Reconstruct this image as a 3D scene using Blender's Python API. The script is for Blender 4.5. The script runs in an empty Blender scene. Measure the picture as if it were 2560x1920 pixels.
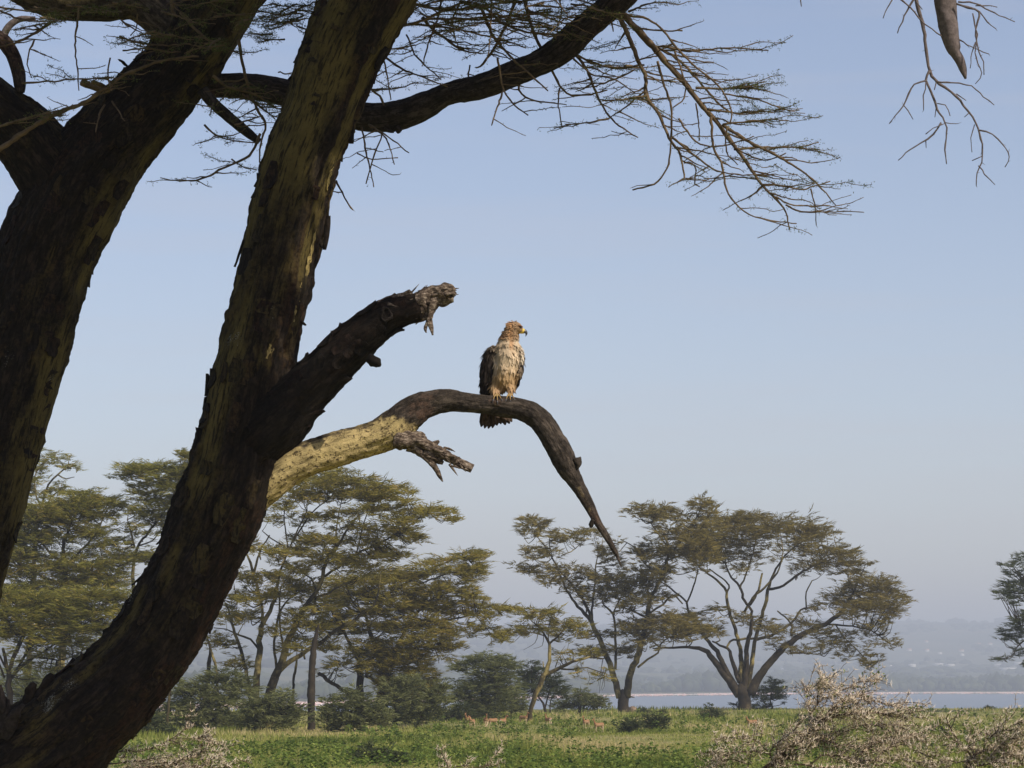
import bpy, bmesh, math, random
import numpy as np
from mathutils import Vector

random.seed(7)
RNG = np.random.default_rng(11)
SC = bpy.context.scene
COL = SC.collection

# ------------------------------------------------------------------ camera, sky, sun, exposure
F_PX = 7111.0                       # focal length in pixels of a 2560 px wide picture
EYE = np.array([0.0, 0.0, 2.3])
PITCH = math.atan(740.0 / F_PX)
cam_d = bpy.data.cameras.new("camera")
cam_d.sensor_width = 36.0
cam_d.lens = 36.0 * F_PX / 2560.0
cam_d.clip_start = 0.1
cam_d.clip_end = 30000.0
cam = bpy.data.objects.new("camera", cam_d)
cam.location = EYE
cam.rotation_euler = (math.pi / 2 + PITCH, 0, 0)
COL.objects.link(cam)
SC.camera = cam

SUN = np.array([0.55, -0.50, 0.67]); SUN = SUN / np.linalg.norm(SUN)
SUN_EL = math.asin(SUN[2]); SUN_AZ = math.atan2(SUN[0], SUN[1])
world = bpy.data.worlds.new("World"); SC.world = world; world.use_nodes = True
wn = world.node_tree
sky = wn.nodes.new("ShaderNodeTexSky"); sky.sky_type = 'NISHITA'; sky.sun_disc = False
sky.sun_elevation = SUN_EL; sky.sun_rotation = SUN_AZ
sky.altitude = 1700.0; sky.air_density = 1.1; sky.dust_density = 3.2; sky.ozone_density = 2.5
wb = wn.nodes.new("ShaderNodeMix"); wb.data_type = 'RGBA'; wb.blend_type = 'MULTIPLY'; wb.inputs[0].default_value = 1.0
wb.inputs[7].default_value = (1.19, 0.995, 0.935, 1)      # the camera's slightly warm white balance
wn.links.new(sky.outputs[0], wb.inputs[6])
# faint, wide veils of thin cloud low in the sky
tcw = wn.nodes.new("ShaderNodeTexCoord"); mpw = wn.nodes.new("ShaderNodeMapping"); mpw.inputs["Scale"].default_value = (2.2, 2.2, 26)
nzw = wn.nodes.new("ShaderNodeTexNoise"); nzw.inputs["Scale"].default_value = 3.0; nzw.inputs["Detail"].default_value = 5
wn.links.new(tcw.outputs["Generated"], mpw.inputs[0]); wn.links.new(mpw.outputs[0], nzw.inputs[0])
rw = wn.nodes.new("ShaderNodeMapRange"); rw.inputs[1].default_value = 0.48; rw.inputs[2].default_value = 0.75; rw.inputs[4].default_value = 0.16
wn.links.new(nzw.outputs["Fac"], rw.inputs[0])
cw = wn.nodes.new("ShaderNodeMix"); cw.data_type = 'RGBA'; cw.inputs[7].default_value = (4.6, 4.15, 4.2, 1)
wn.links.new(rw.outputs[0], cw.inputs[0]); wn.links.new(wb.outputs[2], cw.inputs[6])
wn.links.new(cw.outputs[2], wn.nodes["Background"].inputs[0])
wn.nodes["Background"].inputs[1].default_value = 0.146
sun_d = bpy.data.lights.new("sun", 'SUN'); sun_d.energy = 4.9; sun_d.angle = math.radians(0.53)
sun_d.color = (1.0, 0.90, 0.74)
sun = bpy.data.objects.new("sun", sun_d); COL.objects.link(sun)
sun.rotation_euler = Vector(SUN).to_track_quat('Z', 'Y').to_euler()
sun.location = (20, -20, 40)

SC.view_settings.view_transform = 'Standard'
SC.view_settings.look = 'None'
SC.view_settings.exposure = 0.0
SC.view_settings.gamma = 1.0
SC.view_settings.use_curve_mapping = False
SC.render.engine = 'CYCLES'
SC.cycles.use_denoising = True
SC.cycles.max_bounces = 5
SC.cycles.diffuse_bounces = 3
SC.cycles.glossy_bounces = 2
SC.cycles.transmission_bounces = 3
SC.cycles.volume_bounces = 0
SC.cycles.use_fast_gi = False
SC.cycles.caustics_reflective = False
SC.cycles.caustics_refractive = False

# ------------------------------------------------------------------ helpers
def W(x, y, Y):
    """the point at distance Y seen at picture position (x, y) of the 2560x1920 photograph"""
    dx = (np.asarray(x, float) - 1280.0) / F_PX
    dz = (960.0 - np.asarray(y, float)) / F_PX
    fy = math.cos(PITCH) - dz * math.sin(PITCH)
    fz = math.sin(PITCH) + dz * math.cos(PITCH)
    t = np.asarray(Y, float) / fy
    return np.stack([EYE[0] + dx * t, EYE[1] + fy * t, EYE[2] + fz * t], -1)

def PM(Y):
    return Y / F_PX

def nrm(v):
    v = np.asarray(v, float)
    return v / (np.linalg.norm(v, axis=-1, keepdims=True) + 1e-12)

def _h(ix, iy, iz, seed):
    n = (ix.astype(np.int64) * 374761393 + iy.astype(np.int64) * 668265263 + iz.astype(np.int64) * 2147483647 + seed * 1274126177) & 0xffffffff
    n = ((n ^ (n >> 13)) * 1274126177) & 0xffffffff
    n = ((n ^ (n >> 16)) * 2246822519) & 0xffffffff
    return ((n ^ (n >> 15)) & 0xffff) / 65535.0 * 2 - 1

def noise(p, seed=0):
    p = np.asarray(p, float)
    i = np.floor(p).astype(np.int64); f = p - i
    u = f * f * f * (f * (f * 6 - 15) + 10)
    r = 0
    for a in (0, 1):
        wx = u[..., 0] if a else 1 - u[..., 0]
        for b in (0, 1):
            wy = u[..., 1] if b else 1 - u[..., 1]
            for c in (0, 1):
                wz = u[..., 2] if c else 1 - u[..., 2]
                r = r + wx * wy * wz * _h(i[..., 0] + a, i[..., 1] + b, i[..., 2] + c, seed)
    return r

def fbm(p, octv=4, seed=0, gain=0.5):
    p = np.asarray(p, float); s = 0; a = 1.0; t = 0
    for k in range(octv):
        s = s + a * noise(p * (2.03 ** k), seed + k * 17); t += a; a *= gain
    return s / t

def sstep(a, b, x):
    t = np.clip((x - a) / (b - a), 0, 1)
    return t * t * (3 - 2 * t)

class MB:
    """collects geometry for one mesh object"""
    def __init__(self):
        self.v = []; self.q = []; self.t = []; self.n = 0; self.av = {}
        self.ft = []; self.fq = []
    def add(self, v, quads=None, tris=None, tint=None):
        v = np.asarray(v, float).reshape(-1, 3)
        if quads is not None and len(quads):
            self.q.append(np.asarray(quads, np.int64) + self.n)
            self.fq.append(np.broadcast_to(np.asarray(0.5 if tint is None else tint, float), (len(quads),)))
        if tris is not None and len(tris):
            self.t.append(np.asarray(tris, np.int64) + self.n)
            self.ft.append(np.broadcast_to(np.asarray(0.5 if tint is None else tint, float), (len(tris),)))
        self.v.append(v); self.n += len(v)
    def mesh(self, name, smooth=True, vattr=None):
        me = bpy.data.meshes.new(name)
        v = np.concatenate(self.v) if self.v else np.zeros((0, 3))
        q = np.concatenate(self.q) if self.q else np.zeros((0, 4), np.int64)
        t = np.concatenate(self.t) if self.t else np.zeros((0, 3), np.int64)
        loops = np.concatenate([q.ravel(), t.ravel()]).astype(np.int32)
        starts = np.concatenate([np.arange(len(q)) * 4, len(q) * 4 + np.arange(len(t)) * 3]).astype(np.int32)
        me.vertices.add(len(v)); me.vertices.foreach_set("co", v.astype(np.float32).ravel())
        me.loops.add(len(loops)); me.loops.foreach_set("vertex_index", loops)
        me.polygons.add(len(starts)); me.polygons.foreach_set("loop_start", starts)
        if smooth:
            me.polygons.foreach_set("use_smooth", np.ones(len(starts), bool))
        tint = np.concatenate([x for x in self.fq + self.ft]) if (self.fq or self.ft) else np.zeros(0)
        a = me.attributes.new("tint", 'FLOAT', 'FACE'); a.data.foreach_set("value", tint.astype(np.float32))
        if vattr:
            for k, val in vattr.items():
                val = np.asarray(val, np.float32)
                if val.ndim == 1:
                    a = me.attributes.new(k, 'FLOAT', 'POINT'); a.data.foreach_set("value", val)
                else:
                    a = me.attributes.new(k, 'FLOAT_COLOR', 'POINT')
                    a.data.foreach_set("color", np.concatenate([val, np.ones((len(val), 1), np.float32)], 1).ravel())
        me.update(calc_edges=True); me.validate()
        return me
    def build(self, name, mat, parent=None, smooth=True, vattr=None):
        p = parent; sh = np.zeros(3)
        while p is not None:
            sh = sh + np.array(p.location); p = p.parent
        if parent is not None:
            self.v = [v - sh for v in self.v]
        return obj(name, self.mesh(name, smooth, vattr), mat, parent)

def obj(name, me, mat, parent=None):
    o = bpy.data.objects.new(name, me); COL.objects.link(o)
    if mat is not None:
        me.materials.clear(); me.materials.append(mat)
    if parent is not None:
        o.parent = parent
    return o

def tag(o, label, cat=None, group=None, kind=None):
    if label: o["label"] = label
    if cat: o["category"] = cat
    if group: o["group"] = group
    if kind: o["kind"] = kind
    return o

def empty(name, loc):
    """an Empty at a thing's base; parts are given in coordinates relative to it"""
    o = bpy.data.objects.new(name, None); COL.objects.link(o)
    o.location = [float(c) for c in loc]; o.empty_display_size = 0.3
    return o

def spline(P, step):
    """Catmull-Rom resampling of rows (x,y,z,r...) at about the given step"""
    P = np.asarray(P, float)
    if len(P) < 3:
        n = max(2, int(np.linalg.norm(P[-1, :3] - P[0, :3]) / step) + 1)
        t = np.linspace(0, 1, n)[:, None]
        return P[0] * (1 - t) + P[-1] * t
    E = np.vstack([2 * P[0] - P[1], P, 2 * P[-1] - P[-2]])
    out = []
    for i in range(1, len(E) - 2):
        L = np.linalg.norm(E[i + 1, :3] - E[i, :3])
        n = max(1, int(round(L / step)))
        t = (np.arange(n) / n)[:, None]
        a, b, c, d = E[i - 1], E[i], E[i + 1], E[i + 2]
        out.append(0.5 * (2 * b + (c - a) * t + (2 * a - 5 * b + 4 * c - d) * t ** 2 + (3 * b - a - 3 * c + d) * t ** 3))
    out.append(P[-1:])
    R = np.vstack(out)
    R[:, 3] = np.maximum(R[:, 3], 0.0004)
    return R

def frames(C):
    T = nrm(np.gradient(C, axis=0))
    N = np.zeros_like(T)
    a = np.array([0, -1.0, 0]) if abs(T[0, 1]) < 0.9 else np.array([1.0, 0, 0])
    n = nrm(a - T[0] * a.dot(T[0]))
    for i in range(len(C)):
        n = nrm(n - T[i] * n.dot(T[i])); N[i] = n
    return T, N, np.cross(T, N)

def tube(mb, P, seg=6, tint=None, cap=True):
    """P rows (x,y,z,r): a plain tapered tube"""
    C, R = P[:, :3], P[:, 3]
    T, N, B = frames(C)
    a = np.arange(seg) / seg * 2 * math.pi
    ring = N[:, None] * np.cos(a)[None, :, None] + B[:, None] * np.sin(a)[None, :, None]
    V = C[:, None] + ring * R[:, None, None]
    k = len(C)
    i = np.arange(k - 1)[:, None] * seg; j = np.arange(seg)[None]
    q = np.stack([i + j, i + (j + 1) % seg, i + seg + (j + 1) % seg, i + seg + j], -1).reshape(-1, 4)
    V = V.reshape(-1, 3); tr = None
    if cap:
        V = np.vstack([V, C[0] - T[0] * R[0] * 0.3, C[-1] + T[-1] * R[-1] * 0.6])
        n0 = k * seg; j = np.arange(seg)
        tr = np.concatenate([np.stack([(j + 1) % seg, j, np.full(seg, n0)], 1),
                             np.stack([(k - 1) * seg + j, (k - 1) * seg + (j + 1) % seg, np.full(seg, n0 + 1)], 1)])
    mb.add(V, q, tr, tint)

def strips(mb, c, d, L, Wd, tint, bend=0.0):
    """leaf-like lozenges: centre c, direction d, length L, width Wd"""
    c = np.asarray(c, float); d = nrm(d); n = len(c)
    w = nrm(np.cross(d, nrm(RNG.normal(size=(n, 3)))))
    L = np.broadcast_to(L, (n,))[:, None]; Wd = np.broadcast_to(Wd, (n,))[:, None]
    V = np.stack([c - d * L * .5, c - d * L * .05 + w * Wd * .5, c + d * L * .5 - np.array([0, 0, 1.]) * L * bend, c - d * L * .05 - w * Wd * .5], 1)
    q = np.arange(n * 4).reshape(n, 4)
    mb.add(V.reshape(-1, 3), q, None, tint)

def spikes(mb, c, d, L, Wd, tint):
    """thin one-triangle sprigs for far foliage"""
    c = np.asarray(c, float); d = nrm(d); n = len(c)
    w = nrm(np.cross(d, nrm(RNG.normal(size=(n, 3)))))
    L = np.broadcast_to(L, (n,))[:, None]; Wd = np.broadcast_to(Wd, (n,))[:, None]
    V = np.stack([c - d * L * .4 + w * Wd * .5, c - d * L * .4 - w * Wd * .5, c + d * L * .6], 1)
    mb.add(V.reshape(-1, 3), None, np.arange(n * 3).reshape(n, 3), tint)

# ------------------------------------------------------------------ materials
def mat_new(name):
    m = bpy.data.materials.new(name); m.use_nodes = True
    nt = m.node_tree
    return m, nt, nt.nodes["Principled BSDF"]

def ramp(nt, stops):
    r = nt.nodes.new("ShaderNodeValToRGB")
    e = r.color_ramp.elements
    while len(e) < len(stops): e.new(0.5)
    for el, (p, c) in zip(e, stops):
        el.position = p; el.color = (*c, 1)
    return r

def mat_leaf(name, stops, trans=0.45, rough=0.7, obj_noise=0.0):
    m, nt, b = mat_new(name)
    at = nt.nodes.new("ShaderNodeAttribute"); at.attribute_name = "tint"
    r = ramp(nt, stops)
    nt.links.new(at.outputs["Fac"], r.inputs[0])
    col = r.outputs[0]
    nt.links.new(col, b.inputs["Base Color"]); b.inputs["Roughness"].default_value = rough
    b.inputs["Specular IOR Level"].default_value = 0.2
    tr = nt.nodes.new("ShaderNodeBsdfTranslucent"); nt.links.new(col, tr.inputs[0])
    mx = nt.nodes.new("ShaderNodeMixShader"); mx.inputs[0].default_value = trans
    nt.links.new(b.outputs[0], mx.inputs[1]); nt.links.new(tr.outputs[0], mx.inputs[2])
    nt.links.new(mx.outputs[0], nt.nodes["Material Output"].inputs[0])
    return m

def mat_noise(name, stops, scale, detail=6, rough=0.85, bump=0.0, bscale=None, stretch=None, spec=0.2, coord="Object"):
    m, nt, b = mat_new(name)
    tc = nt.nodes.new("ShaderNodeTexCoord")
    mp = nt.nodes.new("ShaderNodeMapping")
    if stretch: mp.inputs["Scale"].default_value = stretch
    nt.links.new(tc.outputs[coord], mp.inputs[0])
    n = nt.nodes.new("ShaderNodeTexNoise"); n.inputs["Scale"].default_value = scale; n.inputs["Detail"].default_value = detail
    n.inputs["Roughness"].default_value = 0.65
    nt.links.new(mp.outputs[0], n.inputs[0])
    r = ramp(nt, stops); nt.links.new(n.outputs["Fac"], r.inputs[0])
    nt.links.new(r.outputs[0], b.inputs["Base Color"])
    b.inputs["Roughness"].default_value = rough; b.inputs["Specular IOR Level"].default_value = spec
    if bump:
        n2 = nt.nodes.new("ShaderNodeTexNoise"); n2.inputs["Scale"].default_value = bscale or scale * 3; n2.inputs["Detail"].default_value = 8
        nt.links.new(mp.outputs[0], n2.inputs[0])
        bp = nt.nodes.new("ShaderNodeBump"); bp.inputs["Strength"].default_value = 1.0; bp.inputs["Distance"].default_value = bump
        nt.links.new(n2.outputs["Fac"], bp.inputs["Height"]); nt.links.new(bp.outputs[0], b.inputs["Normal"])
    return m

def mat_bark(name, dark, yellow, red, pit=(0.02, 0.015, 0.01), pit_amt=0.7, pit_lo=0.78, crack=0.85):
    """bark whose smooth yellow skin, red-brown wear and pale lichen come from per-vertex amounts; fine grain from noise"""
    m, nt, b = mat_new(name); L = nt.links.new
    tc = nt.nodes.new("ShaderNodeTexCoord")
    def att(k):
        a = nt.nodes.new("ShaderNodeAttribute"); a.attribute_name = k; return a.outputs["Fac"]
    def nz(scale, detail=8, rough=0.7):
        n = nt.nodes.new("ShaderNodeTexNoise"); n.inputs["Scale"].default_value = scale; n.inputs["Detail"].default_value = detail
        n.inputs["Roughness"].default_value = rough; L(tc.outputs["Object"], n.inputs[0]); return n.outputs["Fac"]
    def mix(f, a, c):
        x = nt.nodes.new("ShaderNodeMix"); x.data_type = 'RGBA'
        L(f, x.inputs[0])
        for s, i in ((a, 6), (c, 7)):
            if isinstance(s, tuple): x.inputs[i].default_value = (*s, 1)
            else: L(s, x.inputs[i])
        return x.outputs[2]
    def thr(f, lo, hi):
        x = nt.nodes.new("ShaderNodeMapRange"); x.inputs[1].default_value = lo; x.inputs[2].default_value = hi
        x.interpolation_type = 'SMOOTHSTEP'; L(f, x.inputs[0]); return x.outputs[0]
    def add(a, c, op='ADD'):
        x = nt.nodes.new("ShaderNodeMath"); x.operation = op; x.use_clamp = True
        for s, i in ((a, 0), (c, 1)):
            if isinstance(s, float): x.inputs[i].default_value = s
            else: L(s, x.inputs[i])
        return x.outputs[0]
    n1, n2, n3 = nz(9), nz(38), nz(110, 4)
    bc = nt.nodes.new("ShaderNodeAttribute"); bc.attribute_name = "bco"
    def nzb(sc, scale, detail=6):
        mp = nt.nodes.new("ShaderNodeMapping"); mp.inputs["Scale"].default_value = sc; L(bc.outputs["Vector"], mp.inputs[0])
        n = nt.nodes.new("ShaderNodeTexNoise"); n.inputs["Scale"].default_value = scale; n.inputs["Detail"].default_value = detail; n.inputs["Roughness"].default_value = 0.7
        L(mp.outputs[0], n.inputs[0]); return n.outputs["Fac"]
    n4 = nzb((1, 1, 0.13), 55.0); n5 = nzb((1, 1, 0.35), 24.0, 8)
    d = mix(thr(n2, 0.3, 0.72), tuple(c * 0.45 for c in dark), tuple(c * 1.7 for c in dark))
    y = mix(thr(n1, 0.3, 0.7), tuple(c * 0.75 for c in yellow), tuple(c * 1.15 for c in yellow))
    y = mix(add(thr(add(n2, add(n3, 0.35, 'MULTIPLY')), pit_lo, pit_lo + 0.07), pit_amt, 'MULTIPLY'), y, pit)
    rr = mix(thr(n2, 0.35, 0.65), tuple(c * 0.5 for c in red), tuple(c * 1.4 for c in red))
    d = mix(thr(n5, 0.50, 0.62), d, tuple(c * 2.6 for c in dark))
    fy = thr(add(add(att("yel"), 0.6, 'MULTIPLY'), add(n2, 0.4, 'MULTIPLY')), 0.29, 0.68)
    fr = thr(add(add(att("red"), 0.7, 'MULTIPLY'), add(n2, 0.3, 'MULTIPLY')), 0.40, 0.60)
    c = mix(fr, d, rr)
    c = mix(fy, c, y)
    ck = add(thr(n4, 0.50, 0.40), crack, 'MULTIPLY')
    c = mix(ck, c, tuple(x * 0.3 for x in dark))
    fl = thr(add(add(att("lich"), 0.6, 'MULTIPLY'), add(n3, 0.4, 'MULTIPLY')), 0.56, 0.64)
    c = mix(fl, c, (0.30, 0.30, 0.26))
    L(c, b.inputs["Base Color"])
    b.inputs["Roughness"].default_value = 0.85; b.inputs["Specular IOR Level"].default_value = 0.15
    bp = nt.nodes.new("ShaderNodeBump"); bp.inputs["Distance"].default_value = 0.03; bp.inputs["Strength"].default_value = 0.9
    L(add(add(n2, 0.5, 'MULTIPLY'), add(add(n4, 0.6, 'MULTIPLY'), add(n3, 0.2, 'MULTIPLY'))), bp.inputs["Height"]); L(bp.outputs[0], b.inputs["Normal"])
    return m

M = {}
M['bark'] = mat_bark('fever_tree_bark', (0.0135, 0.0095, 0.0065), (0.105, 0.081, 0.026), (0.028, 0.015, 0.009))
M['perch'] = mat_bark('perch_bark', (0.040, 0.032, 0.026), (0.52, 0.405, 0.19), (0.072, 0.046, 0.034), pit=(0.06, 0.042, 0.025), pit_amt=0.9, pit_lo=0.70, crack=0.45)
M['strip'] = mat_bark('sunlit_yellow_bark', (0.050, 0.040, 0.032), (0.40, 0.31, 0.12), (0.072, 0.046, 0.034), pit=(0.06, 0.042, 0.025), pit_amt=0.9, pit_lo=0.70, crack=0.6)  # yellow bark lightened so the sun on the trunk edge is in the colour
M['shaded_limb'] = mat_bark('shaded_limb_bark', (0.0095, 0.007, 0.005), (0.05, 0.04, 0.015), (0.016, 0.009, 0.006))  # dark limb bark, deepened to put the crown's shade into its colour
M['limb'] = mat_bark('grey_limb_bark', (0.028, 0.022, 0.019), (0.12, 0.10, 0.06), (0.045, 0.026, 0.022))
M['deadwood'] = mat_noise('weathered_deadwood', [(0.34, (0.025, 0.017, 0.013)), (0.48, (0.09, 0.066, 0.05)), (0.58, (0.20, 0.155, 0.12)), (0.7, (0.42, 0.36, 0.29))], 34, bump=0.012, bscale=90, stretch=(1, 1, 1.8))
M['twig'] = mat_noise('twig_bark', [(0.3, (0.05, 0.035, 0.022)), (0.7, (0.17, 0.12, 0.07))], 14, bump=0.002, bscale=90)
M['palewood'] = mat_noise('pale_dead_wood', [(0.3, (0.065, 0.052, 0.05)), (0.7, (0.17, 0.14, 0.135))], 40, bump=0.003, bscale=120)
M['farbark'] = mat_noise('far_bark', [(0.40, (0.018, 0.014, 0.009)), (0.50, (0.055, 0.045, 0.02)), (0.60, (0.27, 0.22, 0.085))], 0.7, detail=5, rough=0.9)
M['fardark'] = mat_noise('far_dark_bark', [(0.35, (0.014, 0.011, 0.008)), (0.58, (0.040, 0.031, 0.020)), (0.72, (0.13, 0.10, 0.052))], 1.3, detail=5, rough=0.9)
OL = [(0.0, (0.10, 0.09, 0.018)), (0.45, (0.235, 0.205, 0.038)), (0.8, (0.34, 0.29, 0.058)), (1.0, (0.42, 0.31, 0.09))]
M['leaf_olive'] = mat_leaf('olive_acacia_leaf', OL)
M['leaf_brown'] = mat_leaf('brownish_acacia_leaf', [(0, (0.085, 0.068, 0.021)), (.5, (0.20, 0.165, 0.043)), (1, (0.32, 0.255, 0.075))])
M['leaf_green'] = mat_leaf('green_acacia_leaf', [(0, (0.085, 0.088, 0.018)), (.45, (0.20, 0.195, 0.036)), (.8, (0.30, 0.28, 0.052)), (1, (0.40, 0.31, 0.08))])
M['leaf_dark'] = mat_leaf('dark_acacia_leaf', [(0, (0.03, 0.042, 0.02)), (.5, (0.065, 0.08, 0.032)), (1, (0.12, 0.135, 0.05))])
M['leaf_grey'] = mat_leaf('grey_green_leaf', [(0, (0.07, 0.08, 0.03)), (.5, (0.165, 0.18, 0.068)), (1, (0.27, 0.28, 0.115))])
M['leaf_near'] = mat_leaf('near_acacia_leaf', [(0, (0.035, 0.045, 0.012)), (.6, (0.09, 0.11, 0.028)), (1, (0.16, 0.17, 0.05))], trans=0.4)
M['thorn'] = mat_leaf('pale_thorn', [(0, (0.44, 0.35, 0.24)), (.6, (0.66, 0.55, 0.42)), (1, (0.82, 0.75, 0.64))], trans=0.05)
M['bushstem'] = mat_noise('thorn_bush_stem', [(0.3, (0.035, 0.025, 0.018)), (0.7, (0.12, 0.085, 0.055))], 12)

# ------------------------------------------------------------------ ground, lake, far shore, hills, haze
LAKE_Z = -10.0
def edge_d(x):
    return 216 + 16 * sstep(8, 30, x) + 4 * np.sin(x * 0.05)

def ground_z(x, y):
    x = np.asarray(x, float); y = np.asarray(y, float)
    p = np.stack([x * 0.06, y * 0.06, np.zeros_like(x + y)], -1)
    near = 0.10 * noise(p, 3) + 0.05 * noise(p * 3.1, 4)
    e = edge_d(x)
    drop = -14.0 * sstep(0, 1, np.clip((y - e) / 420.0, 0, 1)) ** 0.8 - 0.015 * np.clip(y - e, 0, 60)
    z = near * (1 - sstep(0, 60, y - e)) + np.where(y > e, drop, 0)
    return z

def grid_mesh(name, xs, ys, zf, mat):
    X, Y = np.meshgrid(xs, ys)
    V = np.stack([X, Y, zf(X, Y)], -1).reshape(-1, 3)
    ny, nx = X.shape
    i = np.arange(ny - 1)[:, None] * nx; j = np.arange(nx - 1)[None]
    q = np.stack([i + j, i + j + 1, i + nx + j + 1, i + nx + j], -1).reshape(-1, 4)
    mb = MB(); mb.add(V, q)
    return mb.build(name, mat)

M['ground'] = mat_noise('meadow_soil', [(0.30, (0.13, 0.145, 0.035)), (0.5, (0.20, 0.195, 0.06)), (0.66, (0.30, 0.25, 0.115))], 0.22, detail=9, rough=0.95, bump=0.05, bscale=2.0)
xs = np.concatenate([np.linspace(-8000, -150, 14), np.linspace(-120, 120, 121), np.linspace(150, 8000, 14)])
ys = np.concatenate([np.linspace(-400, 20, 8), np.linspace(30, 330, 151), np.linspace(345, 900, 20)])
tag(grid_mesh('ground', xs, ys, ground_z, M['ground']), 'green grassy meadow running down towards the lake', 'meadow', kind='structure')

def mat_lake():
    m, nt, b = mat_new('hazy_lake_water')
    b.inputs["Base Color"].default_value = (0.10, 0.12, 0.15, 1)
    b.inputs["Roughness"].default_value = 0.28
    tc = nt.nodes.new("ShaderNodeTexCoord"); mp = nt.nodes.new("ShaderNodeMapping"); mp.inputs["Scale"].default_value = (0.03, 0.4, 1)
    nt.links.new(tc.outputs["Object"], mp.inputs[0])
    n = nt.nodes.new("ShaderNodeTexNoise"); n.inputs["Scale"].default_value = 1.0; n.inputs["Detail"].default_value = 6
    nt.links.new(mp.outputs[0], n.inputs[0])
    bp = nt.nodes.new("ShaderNodeBump"); bp.inputs["Distance"].default_value = 0.15; bp.inputs["Strength"].default_value = 0.5
    nt.links.new(n.outputs["Fac"], bp.inputs["Height"]); nt.links.new(bp.outputs[0], b.inputs["Normal"])
    return m
mb = MB(); mb.add([(-8200, 430, LAKE_Z), (8200, 430, LAKE_Z), (8200, 4200, LAKE_Z), (-8200, 4200, LAKE_Z)], [[0, 1, 2, 3]])
tag(mb.build('lake', mat_lake()), 'still blue-grey lake beyond the meadow', 'lake', kind='structure')

def shore_d(ax):
    """distance of the far waterline for a direction given as x/y"""
    px = 1280 + ax * F_PX
    yy = np.interp(px, [-1500, 300, 810, 1540, 1860, 2300, 4000], [1790, 1775, 1761, 1741, 1737, 1734.5, 1733])
    return (2.3 - LAKE_Z) * F_PX / (yy - 1700.0)

def hills_mesh():
    ax = np.linspace(-0.85, 0.85, 341)
    tt = np.concatenate([np.linspace(-60, 500, 29), np.linspace(540, 1600, 28), np.linspace(1660, 5200, 50)])
    A, T = np.meshgrid(ax, tt)
    D = shore_d(A) + T
    X, Y = A * D, D
    p = np.stack([X / 900, Y / 900, np.zeros_like(X)], -1)
    px = 1280 + A * F_PX
    ridge = np.interp(px, [-6000, -800, 900, 1350, 1700, 2100, 2350, 2700, 3600, 8000], [95, 100, 104, 104, 122, 124, 128, 131, 112, 92])
    Z = LAKE_Z - 1.0 + 3.2 * sstep(-60, 90, T) + 20 * sstep(330, 1300, T) + ridge * sstep(1150, 4600, T) ** 1.1
    Z = Z + (5.0 * fbm(p, 4, 5) + 3 * fbm(p * 4, 3, 8)) * sstep(600, 1800, T) - 40 * sstep(4700, 5200, T)
    ny, nx = X.shape
    i = np.arange(ny - 1)[:, None] * nx; j = np.arange(nx - 1)[None]
    q = np.stack([i + j, i + j + 1, i + nx + j + 1, i + nx + j], -1).reshape(-1, 4)
    return A, T, X, Y, Z, q
HA, HT, HX, HY, HZ, HQ = hills_mesh()
def hill_z(a, t):
    i = np.clip(np.searchsorted(HT[:, 0], t) - 1, 0, HT.shape[0] - 2); f = (t - HT[i, 0]) / (HT[i + 1, 0] - HT[i, 0])
    j = np.clip(((a + 0.85) / 1.7 * 340).astype(int), 0, 340)
    return HZ[i, j] * (1 - f) + HZ[i + 1, j] * f
M['hill'] = mat_noise('far_hillside', [(0.3, (0.035, 0.05, 0.022)), (0.5, (0.075, 0.085, 0.04)), (0.62, (0.13, 0.12, 0.06)), (0.75, (0.24, 0.19, 0.13))], 0.006, detail=9, rough=0.95)
mb = MB(); mb.add(np.stack([HX, HY, HZ], -1).reshape(-1, 3), HQ)
tag(mb.build('hills', M['hill']), 'hazy blue wooded hills across the lake', 'hills', kind='structure')

# far woods: one mass of rounded crowns along the far shore and up the slope
def ico():
    bm = bmesh.new(); bmesh.ops.create_icosphere(bm, subdivisions=1, radius=1.0)
    v = np.array([w.co[:] for w in bm.verts]); f = np.array([[w.index for w in g.verts] for g in bm.faces]); bm.free()
    return v, f
IV, IF = ico()
def blobs(mb, P, S, seed):
    r = np.random.default_rng(seed); n = len(P)
    V = IV[None] * S[:, None, :] * (1 + 0.35 * r.uniform(-1, 1, (n, len(IV), 1)))
    V = V + P[:, None]
    f = (IF[None] + (np.arange(n) * len(IV))[:, None, None]).reshape(-1, 3)
    mb.add(V.reshape(-1, 3), None, f, np.repeat(r.uniform(0, 1, n), len(IF)))
r = np.random.default_rng(5)
mb = MB()
n = 8200; a = r.uniform(-0.36, 0.36, n); t = 110 + 420 * r.uniform(0, 1, n) ** 1.2
d = shore_d(a) + t; hgt = r.uniform(2.6, 7.0, n) * (1 + .35 * noise(np.stack([a * 60, 0 * a, 0 * a], -1), 4))
P = np.stack([a * d, d, hill_z(a, t) + hgt * 0.8], -1)
blobs(mb, P, np.stack([hgt * r.uniform(.6, 1.1, n), hgt * .8, hgt * r.uniform(.8, 1.05, n)], -1), 1)
n = 5200; a = r.uniform(-0.36, 0.36, n); t = r.uniform(560, 4600, n)
keep = noise(np.stack([a * 40, t / 350, np.zeros(n)], -1), 9) > -0.15
a, t = a[keep], t[keep]; n = len(a); d = shore_d(a) + t; hgt = r.uniform(3, 7, n)
P = np.stack([a * d, d, hill_z(a, t) + hgt * 0.5], -1)
blobs(mb, P, np.stack([hgt * r.uniform(.9, 2.2, n), hgt, hgt * r.uniform(.6, 1.0, n)], -1), 2)
n = 420; a = r.uniform(-0.36, 0.36, n); t = r.uniform(4350, 4700, n); d = shore_d(a) + t; hgt = r.uniform(4, 11, n)
P = np.stack([a * d, d, hill_z(a, t) + hgt * 0.6], -1)
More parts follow.
